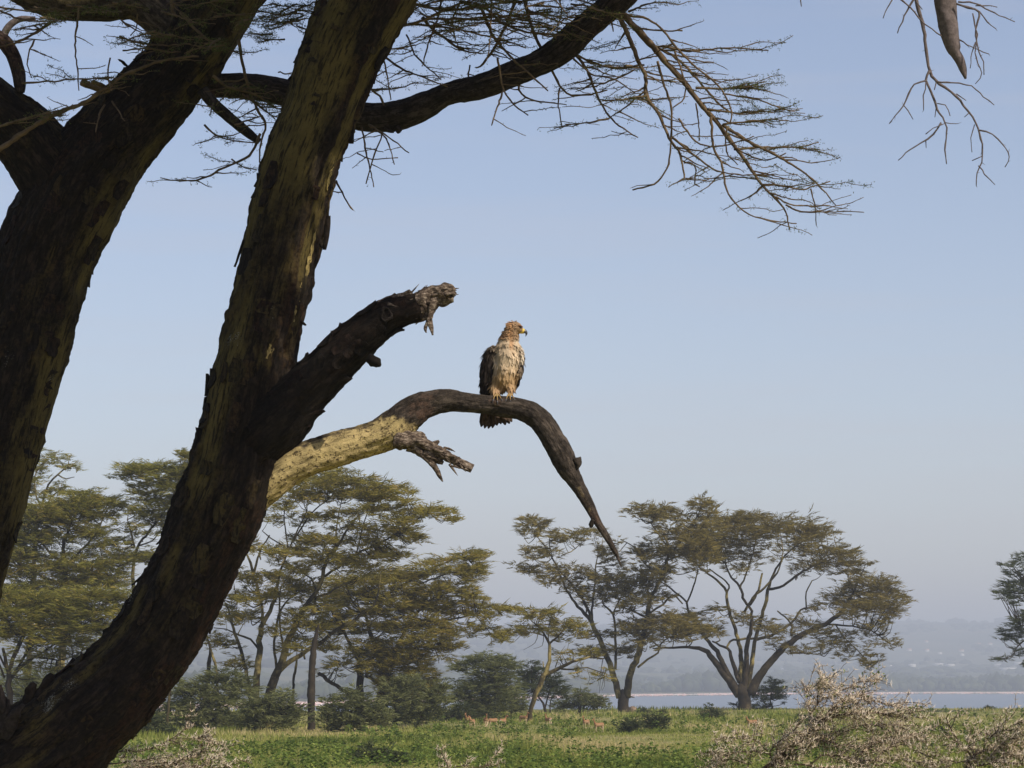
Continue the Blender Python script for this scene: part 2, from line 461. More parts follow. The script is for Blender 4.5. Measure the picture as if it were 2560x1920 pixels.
blobs(mb, P, np.stack([hgt * r.uniform(.8, 2.0, n), hgt, hgt], -1), 3)
M['farwood'] = mat_leaf('far_woodland', [(0, (0.022, 0.032, 0.016)), (1, (0.055, 0.066, 0.03))], trans=0.0)
tag(mb.build('far_woodland', M['farwood']), 'hazy belt of woodland along the far lake shore', 'woodland', kind='stuff')

# pink and white flamingos standing along the far waterline: a mass nobody could count
r = np.random.default_rng(8); n = 19000
a = r.uniform(-0.27, 0.27, n); off = -6 - np.abs(r.normal(0, 1, n)) * 26
off[: n // 14] = -r.uniform(60, 190, n // 14)
cl = noise(np.stack([a * 90, np.zeros(n), np.zeros(n)], -1), 2); keep = (cl + .5 * noise(np.stack([a * 420, np.zeros(n), np.zeros(n)], -1), 6) > -0.35) | (r.uniform(size=n) < .22)
a, off = a[keep], off[keep]; n = len(a); d = shore_d(a) + off
P = np.stack([a * d, d, np.full(n, LAKE_Z + 0.95) + r.uniform(-.1, .15, n)], -1)
OV = np.array([(0.5, 0, 0), (-0.5, 0, .05), (0, .25, 0), (0, -.25, 0), (0, 0, .28), (0, 0, -.28), (.38, 0, .0), (.55, 0, .75), (.47, .05, .75), (0, .03, -1.0), (.05, 0, -1.0)])
OF = np.array([(0, 2, 4), (2, 1, 4), (1, 3, 4), (3, 0, 4), (2, 0, 5), (1, 2, 5), (3, 1, 5), (0, 3, 5), (6, 7, 8), (5, 9, 10)])
sg = np.where(r.uniform(size=n) < .5, 1., -1.)[:, None] * np.ones((1, 3)); sg[:, 1:] = 1
V = P[:, None] + OV[None] * sg[:, None] * 1.2
mb = MB(); mb.add(V.reshape(-1, 3), None, (OF[None] + (np.arange(n) * len(OV))[:, None, None]).reshape(-1, 3), np.repeat(r.uniform(0, 1, n), len(OF)))
M['flamingo'] = mat_leaf('flamingo_plumage', [(0, (0.92, 0.50, 0.44)), (.6, (0.95, 0.70, 0.64)), (1, (0.97, 0.92, 0.88))], trans=0.0)
tag(mb.build('flamingo_flock', M['flamingo'], smooth=False), 'long pink and white line of flamingos along the far waterline', 'flamingos', kind='stuff')

# pale buildings on the far slope
M['housewall'] = mat_noise('pale_far_wall', [(0.3, (0.62, 0.58, 0.52)), (0.7, (0.80, 0.77, 0.72))], 0.2)
M['houseroof'] = mat_noise('pale_far_roof', [(0.3, (0.66, 0.64, 0.62)), (0.7, (0.85, 0.83, 0.80))], 0.2)
M['houseroof2'] = mat_noise('rusty_far_roof', [(0.3, (0.45, 0.22, 0.15)), (0.7, (0.60, 0.34, 0.25))], 0.2)
def house(px, py, wpx, hpx, red):
    a = (px - 1280) / F_PX
    # find the hill spot seen at that height in the picture
    ts = np.linspace(520, 4200, 400); d = shore_d(np.full(400, a)) + ts
    yy = 1700 - (hill_z(np.full(400, a), ts) - 2.3) / d * F_PX
    k = int(np.argmin(np.abs(yy - py))); D = d[k]; z = float(hill_z(np.array([a]), np.array([ts[k]]))[0])
    w = wpx * PM(D) * .5; h = hpx * PM(D); dep = min(w * 1.2, 9)
    root = empty('far_house', (a * D, D, z - 0.3))
    b = MB(); v = [(sx * w, sy * dep, zz) for zz in (0, h * .6 + .3) for sx, sy in ((-1, -1), (1, -1), (1, 1), (-1, 1))]
    v = np.array(v) + np.array(root.location)
    b.add(v, [[0, 1, 5, 4], [1, 2, 6, 5], [2, 3, 7, 6], [3, 0, 4, 7]]); b.build('wall', M['housewall'], root, smooth=False)
    e = 1.06; z0 = h * .6 + .32; z1 = h + .4
    v = np.array([(-w * e, -dep * e, z0), (w * e, -dep * e, z0), (w * e, dep * e, z0), (-w * e, dep * e, z0), (-w * e, 0, z1), (w * e, 0, z1)]) + np.array(root.location)
    b = MB(); b.add(v, [[0, 1, 5, 4], [2, 3, 4, 5], [3, 2, 1, 0]], [[0, 4, 3], [1, 2, 5]]); b.build('roof', M['houseroof2' if red else 'houseroof'], root, smooth=False)
    return root
HS = [(2310, 1678, 46, 6, 0), (2515, 1676, 40, 6, 0), (2275, 1667, 16, 6, 0), (2340, 1664, 22, 5, 0), (2370, 1666, 20, 5, 0), (2210, 1668, 26, 5, 0),
      (2085, 1672, 12, 5, 0), (2060, 1674, 10, 5, 0), (2420, 1668, 14, 5, 0), (2450, 1674, 16, 5, 0), (2540, 1662, 18, 6, 0), (2490, 1665, 20, 5, 0),
      (2040, 1672, 14, 4, 0), (1960, 1675, 18, 4, 0), (2400, 1640, 9, 5, 0), (2345, 1636, 9, 4, 0)]
for h_ in HS:
    tag(house(*h_), 'tiny pale building on the hazy slope across the lake', 'house', 'pale buildings across the lake')
for h_ in [(2268, 1628, 12, 6, 1), (2312, 1629, 12, 6, 1), (2311, 1607, 9, 5, 1), (2440, 1613, 12, 5, 1), (2470, 1613, 10, 5, 1), (2398, 1630, 12, 5, 1)]:
    tag(house(*h_), 'tiny red-roofed building high on the hazy slope across the lake', 'house', 'red-roofed buildings across the lake')

# the haze over the lake basin
mb = MB()
x0, x1, y0, y1, z0, z1 = -8600, 8600, -500, 8900, -16.5, 190
mb.add([(x0, y0, z0), (x1, y0, z0), (x1, y1, z0), (x0, y1, z0), (x0, y0, z1), (x1, y0, z1), (x1, y1, z1), (x0, y1, z1)],
       [[3, 2, 1, 0], [4, 5, 6, 7], [0, 1, 5, 4], [1, 2, 6, 5], [2, 3, 7, 6], [3, 0, 4, 7]])
mh = bpy.data.materials.new('haze_air'); mh.use_nodes = True; nt = mh.node_tree
nt.nodes.remove(nt.nodes["Principled BSDF"])
pv = nt.nodes.new("ShaderNodeVolumePrincipled"); pv.inputs["Color"].default_value = (0.775, 0.865, 1.0, 1)
pv.inputs["Density"].default_value = 3.5e-4; pv.inputs["Anisotropy"].default_value = 0.0
nt.links.new(pv.outputs[0], nt.nodes["Material Output"].inputs["Volume"])
tag(mb.build('haze', mh, smooth=False), 'pale blue haze over the lake and hills', 'haze', kind='stuff')

# ------------------------------------------------------------------ background acacias
class Z:
    """maps coordinates measured on an enlarged detail of the photograph to picture positions"""
    def __init__(s, x0, y0, k): s.x0, s.y0, s.k = x0, y0, k
    def __call__(s, x, y): return s.x0 + x * s.k, s.y0 + y * s.k

def acacia(name, label, cat, Y, zoom, limbs, pads, leaf, bark, group=None, spread=1.0, L=0.42, Wd=0.075, dens=1.0, seed=0, base=None,
           twiggy=1.0, bare=(), droop=0.25, fill=1, rmul=1.0, dark=()):
    """limbs: polylines of (x, y, r) on the detail; pads: flat layers of foliage (x, y, half width, half height[, density])"""
    r = np.random.default_rng(seed + 100)
    k = zoom.k; m = PM(Y)
    wood = MB(); fol = MB(); tr = MB()
    allx = [p[0] for p in pads] or [q[0] for l in limbs for q in l]
    half = (max(allx) - min(allx)) * k * m * 0.5
    lbs = []
    samp = []                        # x, y (detail px), depth, r
    first = True
    for li, l in enumerate(limbs):
        l = [(*q, 4.0)[:3] if len(q) < 3 else q for q in l]
        l = np.array(l, float)
        if samp:
            S = np.array(samp); j = np.argmin((S[:, 0] - l[0, 0]) ** 2 + (S[:, 1] - l[0, 1]) ** 2); d0 = S[j, 2]
        else:
            d0 = 0.0
        ln = np.sum(np.linalg.norm(np.diff(l[:, :2], axis=0), axis=1)) * k * m
        d1 = d0 + (r.uniform(-1, 1) * min(ln * 0.55, half * 0.7) * spread if li else 0)
        tt = np.linspace(0, 1, len(l)) ** 1.3
        dep = d0 + (d1 - d0) * tt
        px, py = zoom(l[:, 0], l[:, 1])
        P = np.concatenate([W(px, py, Y + dep), (l[:, 2] * k * m * rmul)[:, None]], 1)
        P = spline(P, 0.35)
        P[1:-1, :3] += r.normal(0, 0.03, (len(P) - 2, 3)) * np.minimum(1, P[1:-1, 3:] * 10)
        if li == 0:
            P[:3, 3] *= np.array([1.35, 1.15, 1.05])[: len(P[:3])]
            P[0, 2] = min(P[0, 2], 0) - 0.25
        lb = tr if li == 0 else MB(); tube(lb, P, 9 if li < 3 else 6)
        if li: lbs.append((lb, M['fardark'] if li in dark else bark))
        for a in np.linspace(0, len(l) - 1, len(l) * 4):
            i = min(int(a), len(l) - 2); f = a - i
            samp.append([*(l[i, :2] * (1 - f) + l[i + 1, :2] * f), dep[i] * (1 - f) + dep[i + 1] * f, l[i, 2]])
    S = np.array(samp)
    Pads = []
    for p in pads:
        dn = p[4] if len(p) > 4 else 1.0
        for c in range(fill + 2):
            jx, jy = (0, 0) if c == 0 else (r.normal(0, p[2] * .55), r.normal(p[3] * .4, p[3] * .9))
            Pads.append((p[0] + jx, p[1] + jy, p[2] * (1 if c == 0 else r.uniform(.55, .95)), p[3] * (1.25 if c == 0 else r.uniform(.8, 1.3)), dn * (1 if c == 0 else .75), c))
    for (x, y, hw, hh, dn, c) in Pads:
        cost = np.hypot(S[:, 0] - x, S[:, 1] - y - hh) + np.clip(y - S[:, 1], 0, None) * 0.0 + np.clip(S[:, 1] - y, -400, 0) * -0.9
        j = int(np.argmin(cost))
        dep = S[j, 2] + r.normal(0, .5) * hw * k * m + (r.uniform(-1, 1) * half * .45 * spread if c else 0)
        a = W(*zoom(S[j, 0], S[j, 1]), Y + S[j, 2])
        ctr = W(*zoom(x, y), Y + dep)
        rx = hw * k * m; rz = hh * k * m
        # carrying branch
        ln = np.linalg.norm(ctr - a)
        low = ctr - np.array([0, 0, rz * .5])
        if ln > 0.3:
            mid = (a + low) / 2 + np.array([0, 0, -0.10 * ln]) + r.normal(0, .06, 3) * ln
            rr = min(S[j, 3] * k * m * .6, 0.016 + 0.013 * ln)
            P = spline(np.array([[*a, rr], [*mid, rr * .8], [*low, rr * .45]]), max(.3, ln / 5))
            tube(wood, P, 4)
        # twigs fanning out of it, flat, with strips of tiny leaves along them
        area = math.pi * rx * max(rz, 0.12)
        n = int(dens * dn * area / (L * Wd) * 6.6) + 14
        ntw = max(4, int(n / 9)); ang = r.uniform(0, 2 * math.pi, ntw)
        rad = np.sqrt(r.uniform(0, 1, ntw)) * 0.80
        st = ctr + np.stack([np.cos(ang) * rad * rx, np.sin(ang) * rad * rx, (r.normal(0, .55, ntw) + 0.4 * (1 - 2.2 * rad ** 2)) * rz], -1)
        dr = np.stack([np.cos(ang), np.sin(ang), 0.22 - droop * rad + r.normal(0, .16, ntw)], -1) + r.normal(0, .35, (ntw, 3)) * [1, 1, .25]
        dr = nrm(dr); tl = r.uniform(.3, 1.0, ntw) ** 1.3 * min(rx, 1.6) * .95
        m_ = max(3, n // ntw)
        u = r.uniform(0.05, 1.0, (ntw, m_))
        pos = st[:, None] + dr[:, None] * (tl[:, None] * u)[..., None] + r.normal(0, .07, (ntw, m_, 3)) * [1, 1, .6]
        pos[..., 2] -= droop * 0.3 * (tl[:, None] * u) ** 2
        dd = dr[:, None] + r.normal(0, .34, (ntw, m_, 3)) * [1, 1, .45] + np.array([0, 0, .10])
        nn = ntw * m_
        tint = np.clip(r.normal(.5, .22, nn) + np.repeat(r.normal(0, .12, ntw), m_) + r.normal(0, .13), 0, 1)
        spikes(fol, pos.reshape(-1, 3), dd.reshape(-1, 3), L * 1.15 * r.uniform(.5, 1.35, nn), Wd * .74 * r.uniform(.6, 1.3, nn), tint)
        nt_ = int(ntw * 0.45 * twiggy)
        for q in range(nt_):
            w0 = st[q] + (low - st[q]) * 0.5
            tube(wood, np.array([[*w0, .014], [*st[q], .011], [*(st[q] + dr[q] * tl[q] * .9 + [0, 0, -droop * .2 * tl[q] ** 2]), .004]]), 3, cap=False)
    for b in bare:
        l = np.array(b, float); px, py = zoom(l[:, 0], l[:, 1])
        j = int(np.argmin((S[:, 0] - l[0, 0]) ** 2 + (S[:, 1] - l[0, 1]) ** 2))
        P = np.concatenate([W(px, py, Y + S[j, 2]), (l[:, 2] * k * m)[:, None]], 1)
        lb = MB(); tube(lb, spline(P, .3), 5); lbs.append((lb, bark))
    b0 = np.concatenate(tr.v)[:18].mean(0)
    root = empty(name, (b0[0], b0[1], float(ground_z(b0[0], b0[1]))))
    tag(root, label, cat, group)
    tr.build('trunk', M['fardark'] if 0 in dark else bark, root)
    for lb, bk in lbs: lb.build('limb', bk, root)
    if wood.n: wood.build('twigs', bark, root)['kind'] = 'stuff'
    if fol.n:
        fol.build('crown', leaf, root, smooth=False)
    return root

zA = Z(1600, 1220, .3616); zB = Z(1200, 1220, .3617); z7 = Z(900, 1600, .3617); zG = Z(500, 1150, .3617)
zH = Z(0, 1100, .3617); zI = Z(2100, 1300, .3014); zK = Z(200, 1620, .3617)

# the big spreading tree by the lake
acacia('spreading_acacia', 'big dome-shaped acacia with many dark limbs fanning from one base beside the lake', 'tree', 212, zA,
 [[(727, 1550, 44), (722, 1480, 42), (706, 1420, 46), (715, 1360, 34)],
  [(690, 1430, 36), (600, 1310, 26), (510, 1190, 21), (440, 1120, 16), (330, 1100, 10), (170, 1106, 7), (90, 1110, 4)],
  [(660, 1370, 22), (590, 1250, 19), (530, 1130, 16), (470, 1060, 12), (390, 950, 9), (330, 850, 8), (325, 790, 7), (220, 700, 6), (130, 640, 4)],
  [(690, 1340, 20), (650, 1230, 16), (620, 1130, 12), (580, 1100, 9), (500, 1060, 6)],
  [(700, 1390, 26), (700, 1250, 21), (690, 1100, 15), (650, 950, 13), (610, 820, 12), (600, 720, 10), (560, 660, 9), (470, 590, 7), (410, 550, 5)],
  [(715, 1390, 28), (735, 1230, 20), (740, 1100, 17), (760, 1000, 14), (770, 850, 10), (720, 780, 10), (690, 680, 9), (620, 600, 7), (590, 520, 5)],
  [(740, 1400, 28), (765, 1250, 18), (790, 1100, 15), (800, 1030, 14), (850, 850, 13), (880, 740, 13), (900, 640, 10), (940, 560, 8), (1000, 470, 6), (1080, 400, 5)],
  [(790, 1050, 13), (870, 1030, 12), (960, 990, 11), (1060, 920, 9), (1090, 870, 8), (1110, 840, 7), (1200, 820, 6)],
  [(760, 1420, 42), (850, 1270, 30), (950, 1150, 26), (1050, 1060, 23), (1170, 990, 20), (1280, 940, 18), (1380, 870, 16), (1430, 800, 13), (1480, 720, 8)],
  [(1280, 940, 8), (1400, 950, 7), (1500, 960, 6), (1600, 990, 5), (1720, 1070, 3)],
  [(880, 700, 12), (960, 690, 10), (1080, 610, 9), (1180, 550, 8), (1300, 500, 6), (1400, 460, 4)],
  [(720, 860, 10), (780, 760, 9), (860, 690, 8), (960, 560, 6), (990, 440, 4)],
  [(760, 810, 9), (820, 700, 9), (845, 590, 7)],
  [(1040, 1140, 8), (1130, 1140, 6), (1250, 1155, 3)],
  [(1050, 1020, 10), (1040, 930, 7), (950, 850, 5)],
  [(1350, 940, 6), (1390, 1000, 5), (1430, 1050, 4), (1500, 1120, 4), (1590, 1215, 2)],
  [(1150, 830, 6), (1150, 720, 5), (1190, 640, 4)],
  [(600, 720, 8), (620, 690, 7), (590, 640, 6), (480, 560, 5)],
  [(690, 700, 8), (730, 600, 6), (790, 420, 5), (800, 300, 4)],
  [(320, 800, 7), (380, 650, 6), (400, 560, 4)],
  [(790, 1040, 9), (700, 1045, 9), (620, 1060, 8), (600, 1100, 7)]],
 [(750, 200, 120, 30), (700, 260, 150, 40), (560, 250, 130, 36), (960, 218, 130, 30), (880, 265, 130, 38), (1080, 300, 150, 36), (1250, 285, 100, 26),
  (1190, 350, 130, 32), (780, 340, 140, 42), (600, 390, 140, 42), (480, 330, 120, 42), (420, 440, 140, 38), (560, 460, 130, 36), (760, 460, 90, 30, .7),
  (1300, 440, 190, 30), (1440, 455, 80, 24), (1480, 520, 120, 18), (1330, 520, 140, 26), (1440, 572, 120, 16), (1200, 550, 100, 28, .8),
  (1620, 655, 150, 36), (1560, 700, 170, 42), (1680, 735, 120, 40), (1640, 820, 140, 36), (1400, 770, 140, 32, .9), (1480, 840, 140, 36), (1710, 840, 90, 30),
  (1660, 900, 70, 18, .7), (1300, 800, 100, 32, .7), (1150, 940, 100, 26, .8), (750, 905, 90, 24, .9), (880, 960, 110, 30, .7), (540, 830, 70, 18, .7),
  (480, 1000, 90, 24), (1000, 980, 110, 28, .6), (1250, 1000, 120, 26, .6), (1450, 1010, 110, 30, .6), (1600, 965, 110, 24, .7), (1720, 1060, 80, 24, .7),
  (1150, 1105, 120, 22, .6), (1350, 1080, 140, 26, .6), (950, 1090, 90, 18, .6), (1560, 1160, 70, 28, .8), (1610, 1215, 40, 14), (1400, 1150, 60, 22, .5),
  (660, 560, 90, 24, .5), (1040, 400, 120, 30, .7), (330, 900, 120, 30), (380, 960, 110, 28, .9)],
 M['leaf_brown'], M['farbark'], group='lone acacias by the lake', seed=1, dens=1.15, fill=2, spread=.9, dark=(0, 1, 2, 3, 5, 8, 10))  # dark: trunk and limbs whose deeper bark colour stands in for crown shade

# its two-stemmed neighbour
acacia('two_stemmed_acacia', 'tall open acacia forking into two pale stems left of the dome-shaped one', 'tree', 199, zB,
 [[(996, 1582, 36), (992, 1510, 36), (986, 1450, 38), (985, 1400, 20)],
  [(965, 1450, 24), (920, 1290, 21), (880, 1180, 19), (830, 1050, 17), (770, 930, 15), (700, 840, 11), (620, 740, 8), (570, 640, 7), (520, 520, 6), (460, 420, 5), (390, 330, 3)],
  [(1015, 1450, 28), (1035, 1300, 24), (1075, 1200, 22), (1110, 1080, 21), (1145, 960, 19), (1165, 850, 17), (1180, 760, 13), (1230, 670, 14), (1280, 560, 13), (1300, 480, 11), (1300, 380, 8), (1260, 320, 5)],
  [(780, 930, 12), (740, 830, 11), (690, 740, 9), (610, 640, 6), (530, 560, 4)],
  [(935, 1250, 11), (940, 1100, 10), (935, 980, 9), (920, 870, 8), (860, 810, 6), (840, 760, 4)],
  [(775, 910, 9), (775, 800, 9), (800, 650, 7), (800, 540, 5), (820, 430, 3)],
  [(1165, 860, 9), (1165, 740, 9), (1160, 660, 8), (1190, 580, 6), (1120, 500, 6), (1070, 410, 5), (970, 355, 3)],
  [(1300, 480, 10), (1370, 390, 8), (1430, 290, 7), (1500, 200, 5)],
  [(1090, 1240, 9), (1160, 1190, 8), (1230, 1140, 7), (1250, 1080, 6), (1310, 1030, 5)],
  [(1300, 410, 6), (1240, 330, 5), (1180, 240, 4)],
  [(1140, 890, 9), (1050, 850, 6), (970, 815, 4)],
  [(920, 870, 6), (960, 780, 5), (1000, 690, 3)],
  [(1300, 500, 7), (1380, 470, 6), (1470, 430, 4)],
  [(560, 470, 4), (630, 440, 4), (690, 390, 3)], [(500, 470, 4), (480, 380, 4), (490, 300, 3)],
  [(1160, 870, 8), (1270, 800, 8), (1330, 740, 6), (1400, 800, 5)],
  [(1240, 1100, 6), (1180, 1050, 5), (1100, 1020, 4)]],
 [(330, 235, 80, 28), (430, 235, 60, 22), (340, 290, 90, 32), (540, 310, 60, 24, .7), (680, 320, 110, 24), (770, 295, 80, 20), (640, 360, 70, 22, .6),
  (380, 430, 90, 26), (480, 440, 80, 24, .8), (340, 565, 80, 26), (440, 560, 90, 24, .8), (500, 640, 110, 30), (650, 570, 90, 32, .8), (650, 690, 90, 30),
  (870, 430, 70, 34, .8), (890, 490, 80, 40, .8), (820, 620, 120, 32), (930, 640, 100, 32), (790, 740, 110, 32), (940, 720, 130, 38), (1060, 640, 100, 32),
  (1090, 135, 90, 20), (1180, 150, 100, 28), (1260, 180, 110, 34), (1265, 130, 50, 16), (1400, 190, 90, 24), (1540, 105, 100, 26), (1580, 150, 80, 22),
  (1600, 270, 120, 34), (1330, 310, 130, 38), (1450, 330, 120, 36), (1500, 400, 140, 38), (1200, 420, 110, 38), (1350, 450, 130, 40), (1550, 480, 120, 36),
  (1100, 560, 110, 28), (1250, 560, 90, 26), (1080, 760, 120, 40, .8), (1000, 850, 80, 24, .7), (1280, 760, 80, 26, .7), (1160, 650, 100, 26),
  (1100, 930, 140, 28), (1250, 915, 170, 36), (1400, 915, 130, 34), (1080, 1005, 120, 24), (1160, 1050, 110, 30), (1350, 980, 120, 32), (1480, 975, 120, 32), (1570, 985, 70, 20),
  (930, 1120, 100, 22, .7), (790, 1130, 110, 22), (860, 1000, 70, 20, .7), (1000, 1110, 60, 20, .7), (1100, 440, 90, 30, .8), (700, 1000, 90, 20, .5)],
 M['leaf_brown'], M['farbark'], group='lone acacias by the lake', seed=2, dens=1.1, fill=2, spread=.9, dark=(0,),
 bare=[[(985, 1440, 6), (1030, 1440, 7), (1068, 1448, 2)], [(850, 1180, 3), (830, 1290, 2), (815, 1370, 1)], [(870, 1250, 3), (850, 1340, 2), (835, 1400, 1)]])

# the small leaning one in front of them
acacia('leaning_acacia', 'slim leaning acacia with flat crown and one long branch reaching sideways', 'tree', 158, zB,
 [[(335, 1635, 17), (350, 1550, 15), (370, 1460, 17), (400, 1380, 19), (440, 1300, 19), (468, 1240, 15), (480, 1150, 12), (480, 1070, 10), (440, 1010, 7), (400, 950, 4)],
  [(480, 1075, 8), (530, 1030, 6), (600, 960, 5), (650, 925, 3)],
  [(462, 1290, 14), (530, 1250, 13), (600, 1220, 11), (680, 1190, 9), (760, 1170, 7), (850, 1180, 4)],
  [(560, 1250, 8), (650, 1255, 6), (740, 1240, 5), (800, 1260, 4), (880, 1290, 3)],
  [(445, 1020, 5), (360, 1000, 4), (280, 990, 3), (190, 1020, 2)],
  [(440, 1240, 5), (435, 1200, 4)],
  [(480, 1100, 5), (470, 990, 4), (490, 900, 3)]],
 [(290, 850, 120, 22), (400, 880, 140, 26), (520, 858, 90, 18), (350, 960, 130, 26), (240, 1000, 110, 22), (560, 930, 90, 22), (640, 950, 90, 30), (650, 1000, 110, 22),
  (480, 980, 80, 22, .7), (190, 1030, 60, 14), (770, 1130, 80, 18), (640, 1160, 90, 26, .35), (700, 1240, 90, 26, .35), (830, 1290, 90, 40, .35), (590, 1160, 60, 40, .3)],
 M['leaf_olive'], M['farbark'], seed=3, L=.36, Wd=.06, dens=.85, fill=1, twiggy=2.2,
 bare=[[(400, 1010, 3), (380, 1070, 2), (300, 1120, 1)], [(440, 1020, 3), (430, 1090, 2), (370, 1110, 1)], [(740, 1250, 2), (760, 1320, 1.5), (740, 1360, 1)], [(840, 1280, 2), (830, 1350, 1.5), (825, 1420, 1)], [(860, 1290, 2), (860, 1370, 1.5), (845, 1400, 1)],
       [(300, 1000, 2), (240, 1060, 1.5), (200, 1080, 1)], [(520, 1240, 4), (560, 1150, 3), (640, 1140, 1.5)], [(600, 1210, 3), (560, 1130, 2), (590, 1090, 1)]])

acacia('small_dark_acacia', 'small dark acacia with thin forked stems behind the leaning tree', 'tree', 186, zB,
 [[(455, 1595, 9), (447, 1520, 9), (410, 1450, 6), (360, 1370, 4)], [(450, 1520, 6), (470, 1440, 5), (500, 1360, 3)], [(480, 1590, 5), (490, 1470, 4), (530, 1390, 3)]],
 [(350, 1240, 80, 18), (300, 1295, 90, 22), (260, 1390, 70, 18), (350, 1370, 80, 24), (500, 1310, 70, 22), (530, 1370, 80, 22), (480, 1420, 90, 22), (560, 1410, 50, 16), (400, 1320, 80, 24), (410, 1260, 60, 18)],
 M['leaf_dark'], M['fardark'], seed=4, L=.34, Wd=.07, dens=1.1, fill=2)
acacia('low_flat_acacia', 'low flat-topped little acacia left of the two-stemmed tree', 'tree', 190, zB,
 [[(675, 1580, 10), (690, 1530, 8), (702, 1490, 6), (720, 1450, 3)], [(690, 1520, 4), (640, 1490, 3), (590, 1490, 2)], [(715, 1565, 6), (722, 1510, 5), (760, 1480, 3)]],
 [(700, 1425, 80, 20), (660, 1455, 110, 24), (790, 1465, 80, 22), (600, 1500, 80, 20), (740, 1500, 90, 24), (830, 1490, 50, 18), (560, 1520, 40, 12, .6)],
 M['leaf_grey'], M['fardark'], seed=5, L=.3, Wd=.07, dens=1.15, fill=2)
acacia('conical_acacia', 'dark bushy acacia shaped like a cone right of the thick trees', 'tree', 168, z7,
 [[(845, 530, 9), (842, 400, 6), (850, 300, 4), (870, 200, 3)]],
 [(880, 125, 140, 28), (780, 180, 120, 22), (970, 190, 120, 26), (860, 240, 130, 32), (800, 330, 110, 40), (900, 300, 130, 40), (970, 330, 100, 24), (750, 400, 80, 32), (880, 400, 120, 46),
  (970, 430, 90, 32), (800, 455, 90, 26), (900, 480, 100, 26), (1010, 240, 80, 16), (700, 190, 60, 14), (1040, 155, 50, 10)],
 M['leaf_grey'], M['fardark'], seed=6, L=.34, Wd=.065, dens=1.2, fill=2)
acacia('round_shrub_tree', 'small rounded grey-green tree between cone-shaped acacia and leaning trunk', 'tree', 176, z7,
 [[(1040, 535, 6), (1045, 490, 5), (1060, 450, 3)], [(1043, 490, 3), (1020, 460, 2)]],
 [(1070, 380, 70, 30), (1100, 430, 60, 24), (1030, 440, 70, 24), (1060, 470, 60, 18), (1030, 390, 50, 24), (1120, 470, 40, 14)],
 M['leaf_grey'], M['fardark'], seed=7, L=.3, Wd=.065, dens=1.1, fill=2)
acacia('lakeside_sapling', 'small blue-green sapling just right of the dome-shaped acacia base', 'tree', 214, zA,
 [[(915, 1538, 6), (905, 1490, 6), (905, 1440, 4), (920, 1390, 3)], [(905, 1470, 3), (860, 1440, 2), (820, 1420, 2)]],
 [(930, 1345, 50, 18), (960, 1395, 50, 18), (910, 1400, 60, 20), (980, 1440, 40, 14), (930, 1440, 60, 16), (830, 1395, 50, 18, .9), (820, 1450, 60, 20, .8), (850, 1500, 70, 14, .7), (660, 1500, 40, 12, .6)],
 M['leaf_dark'], M['fardark'], seed=8, L=.26, Wd=.075, dens=1.1, fill=2)

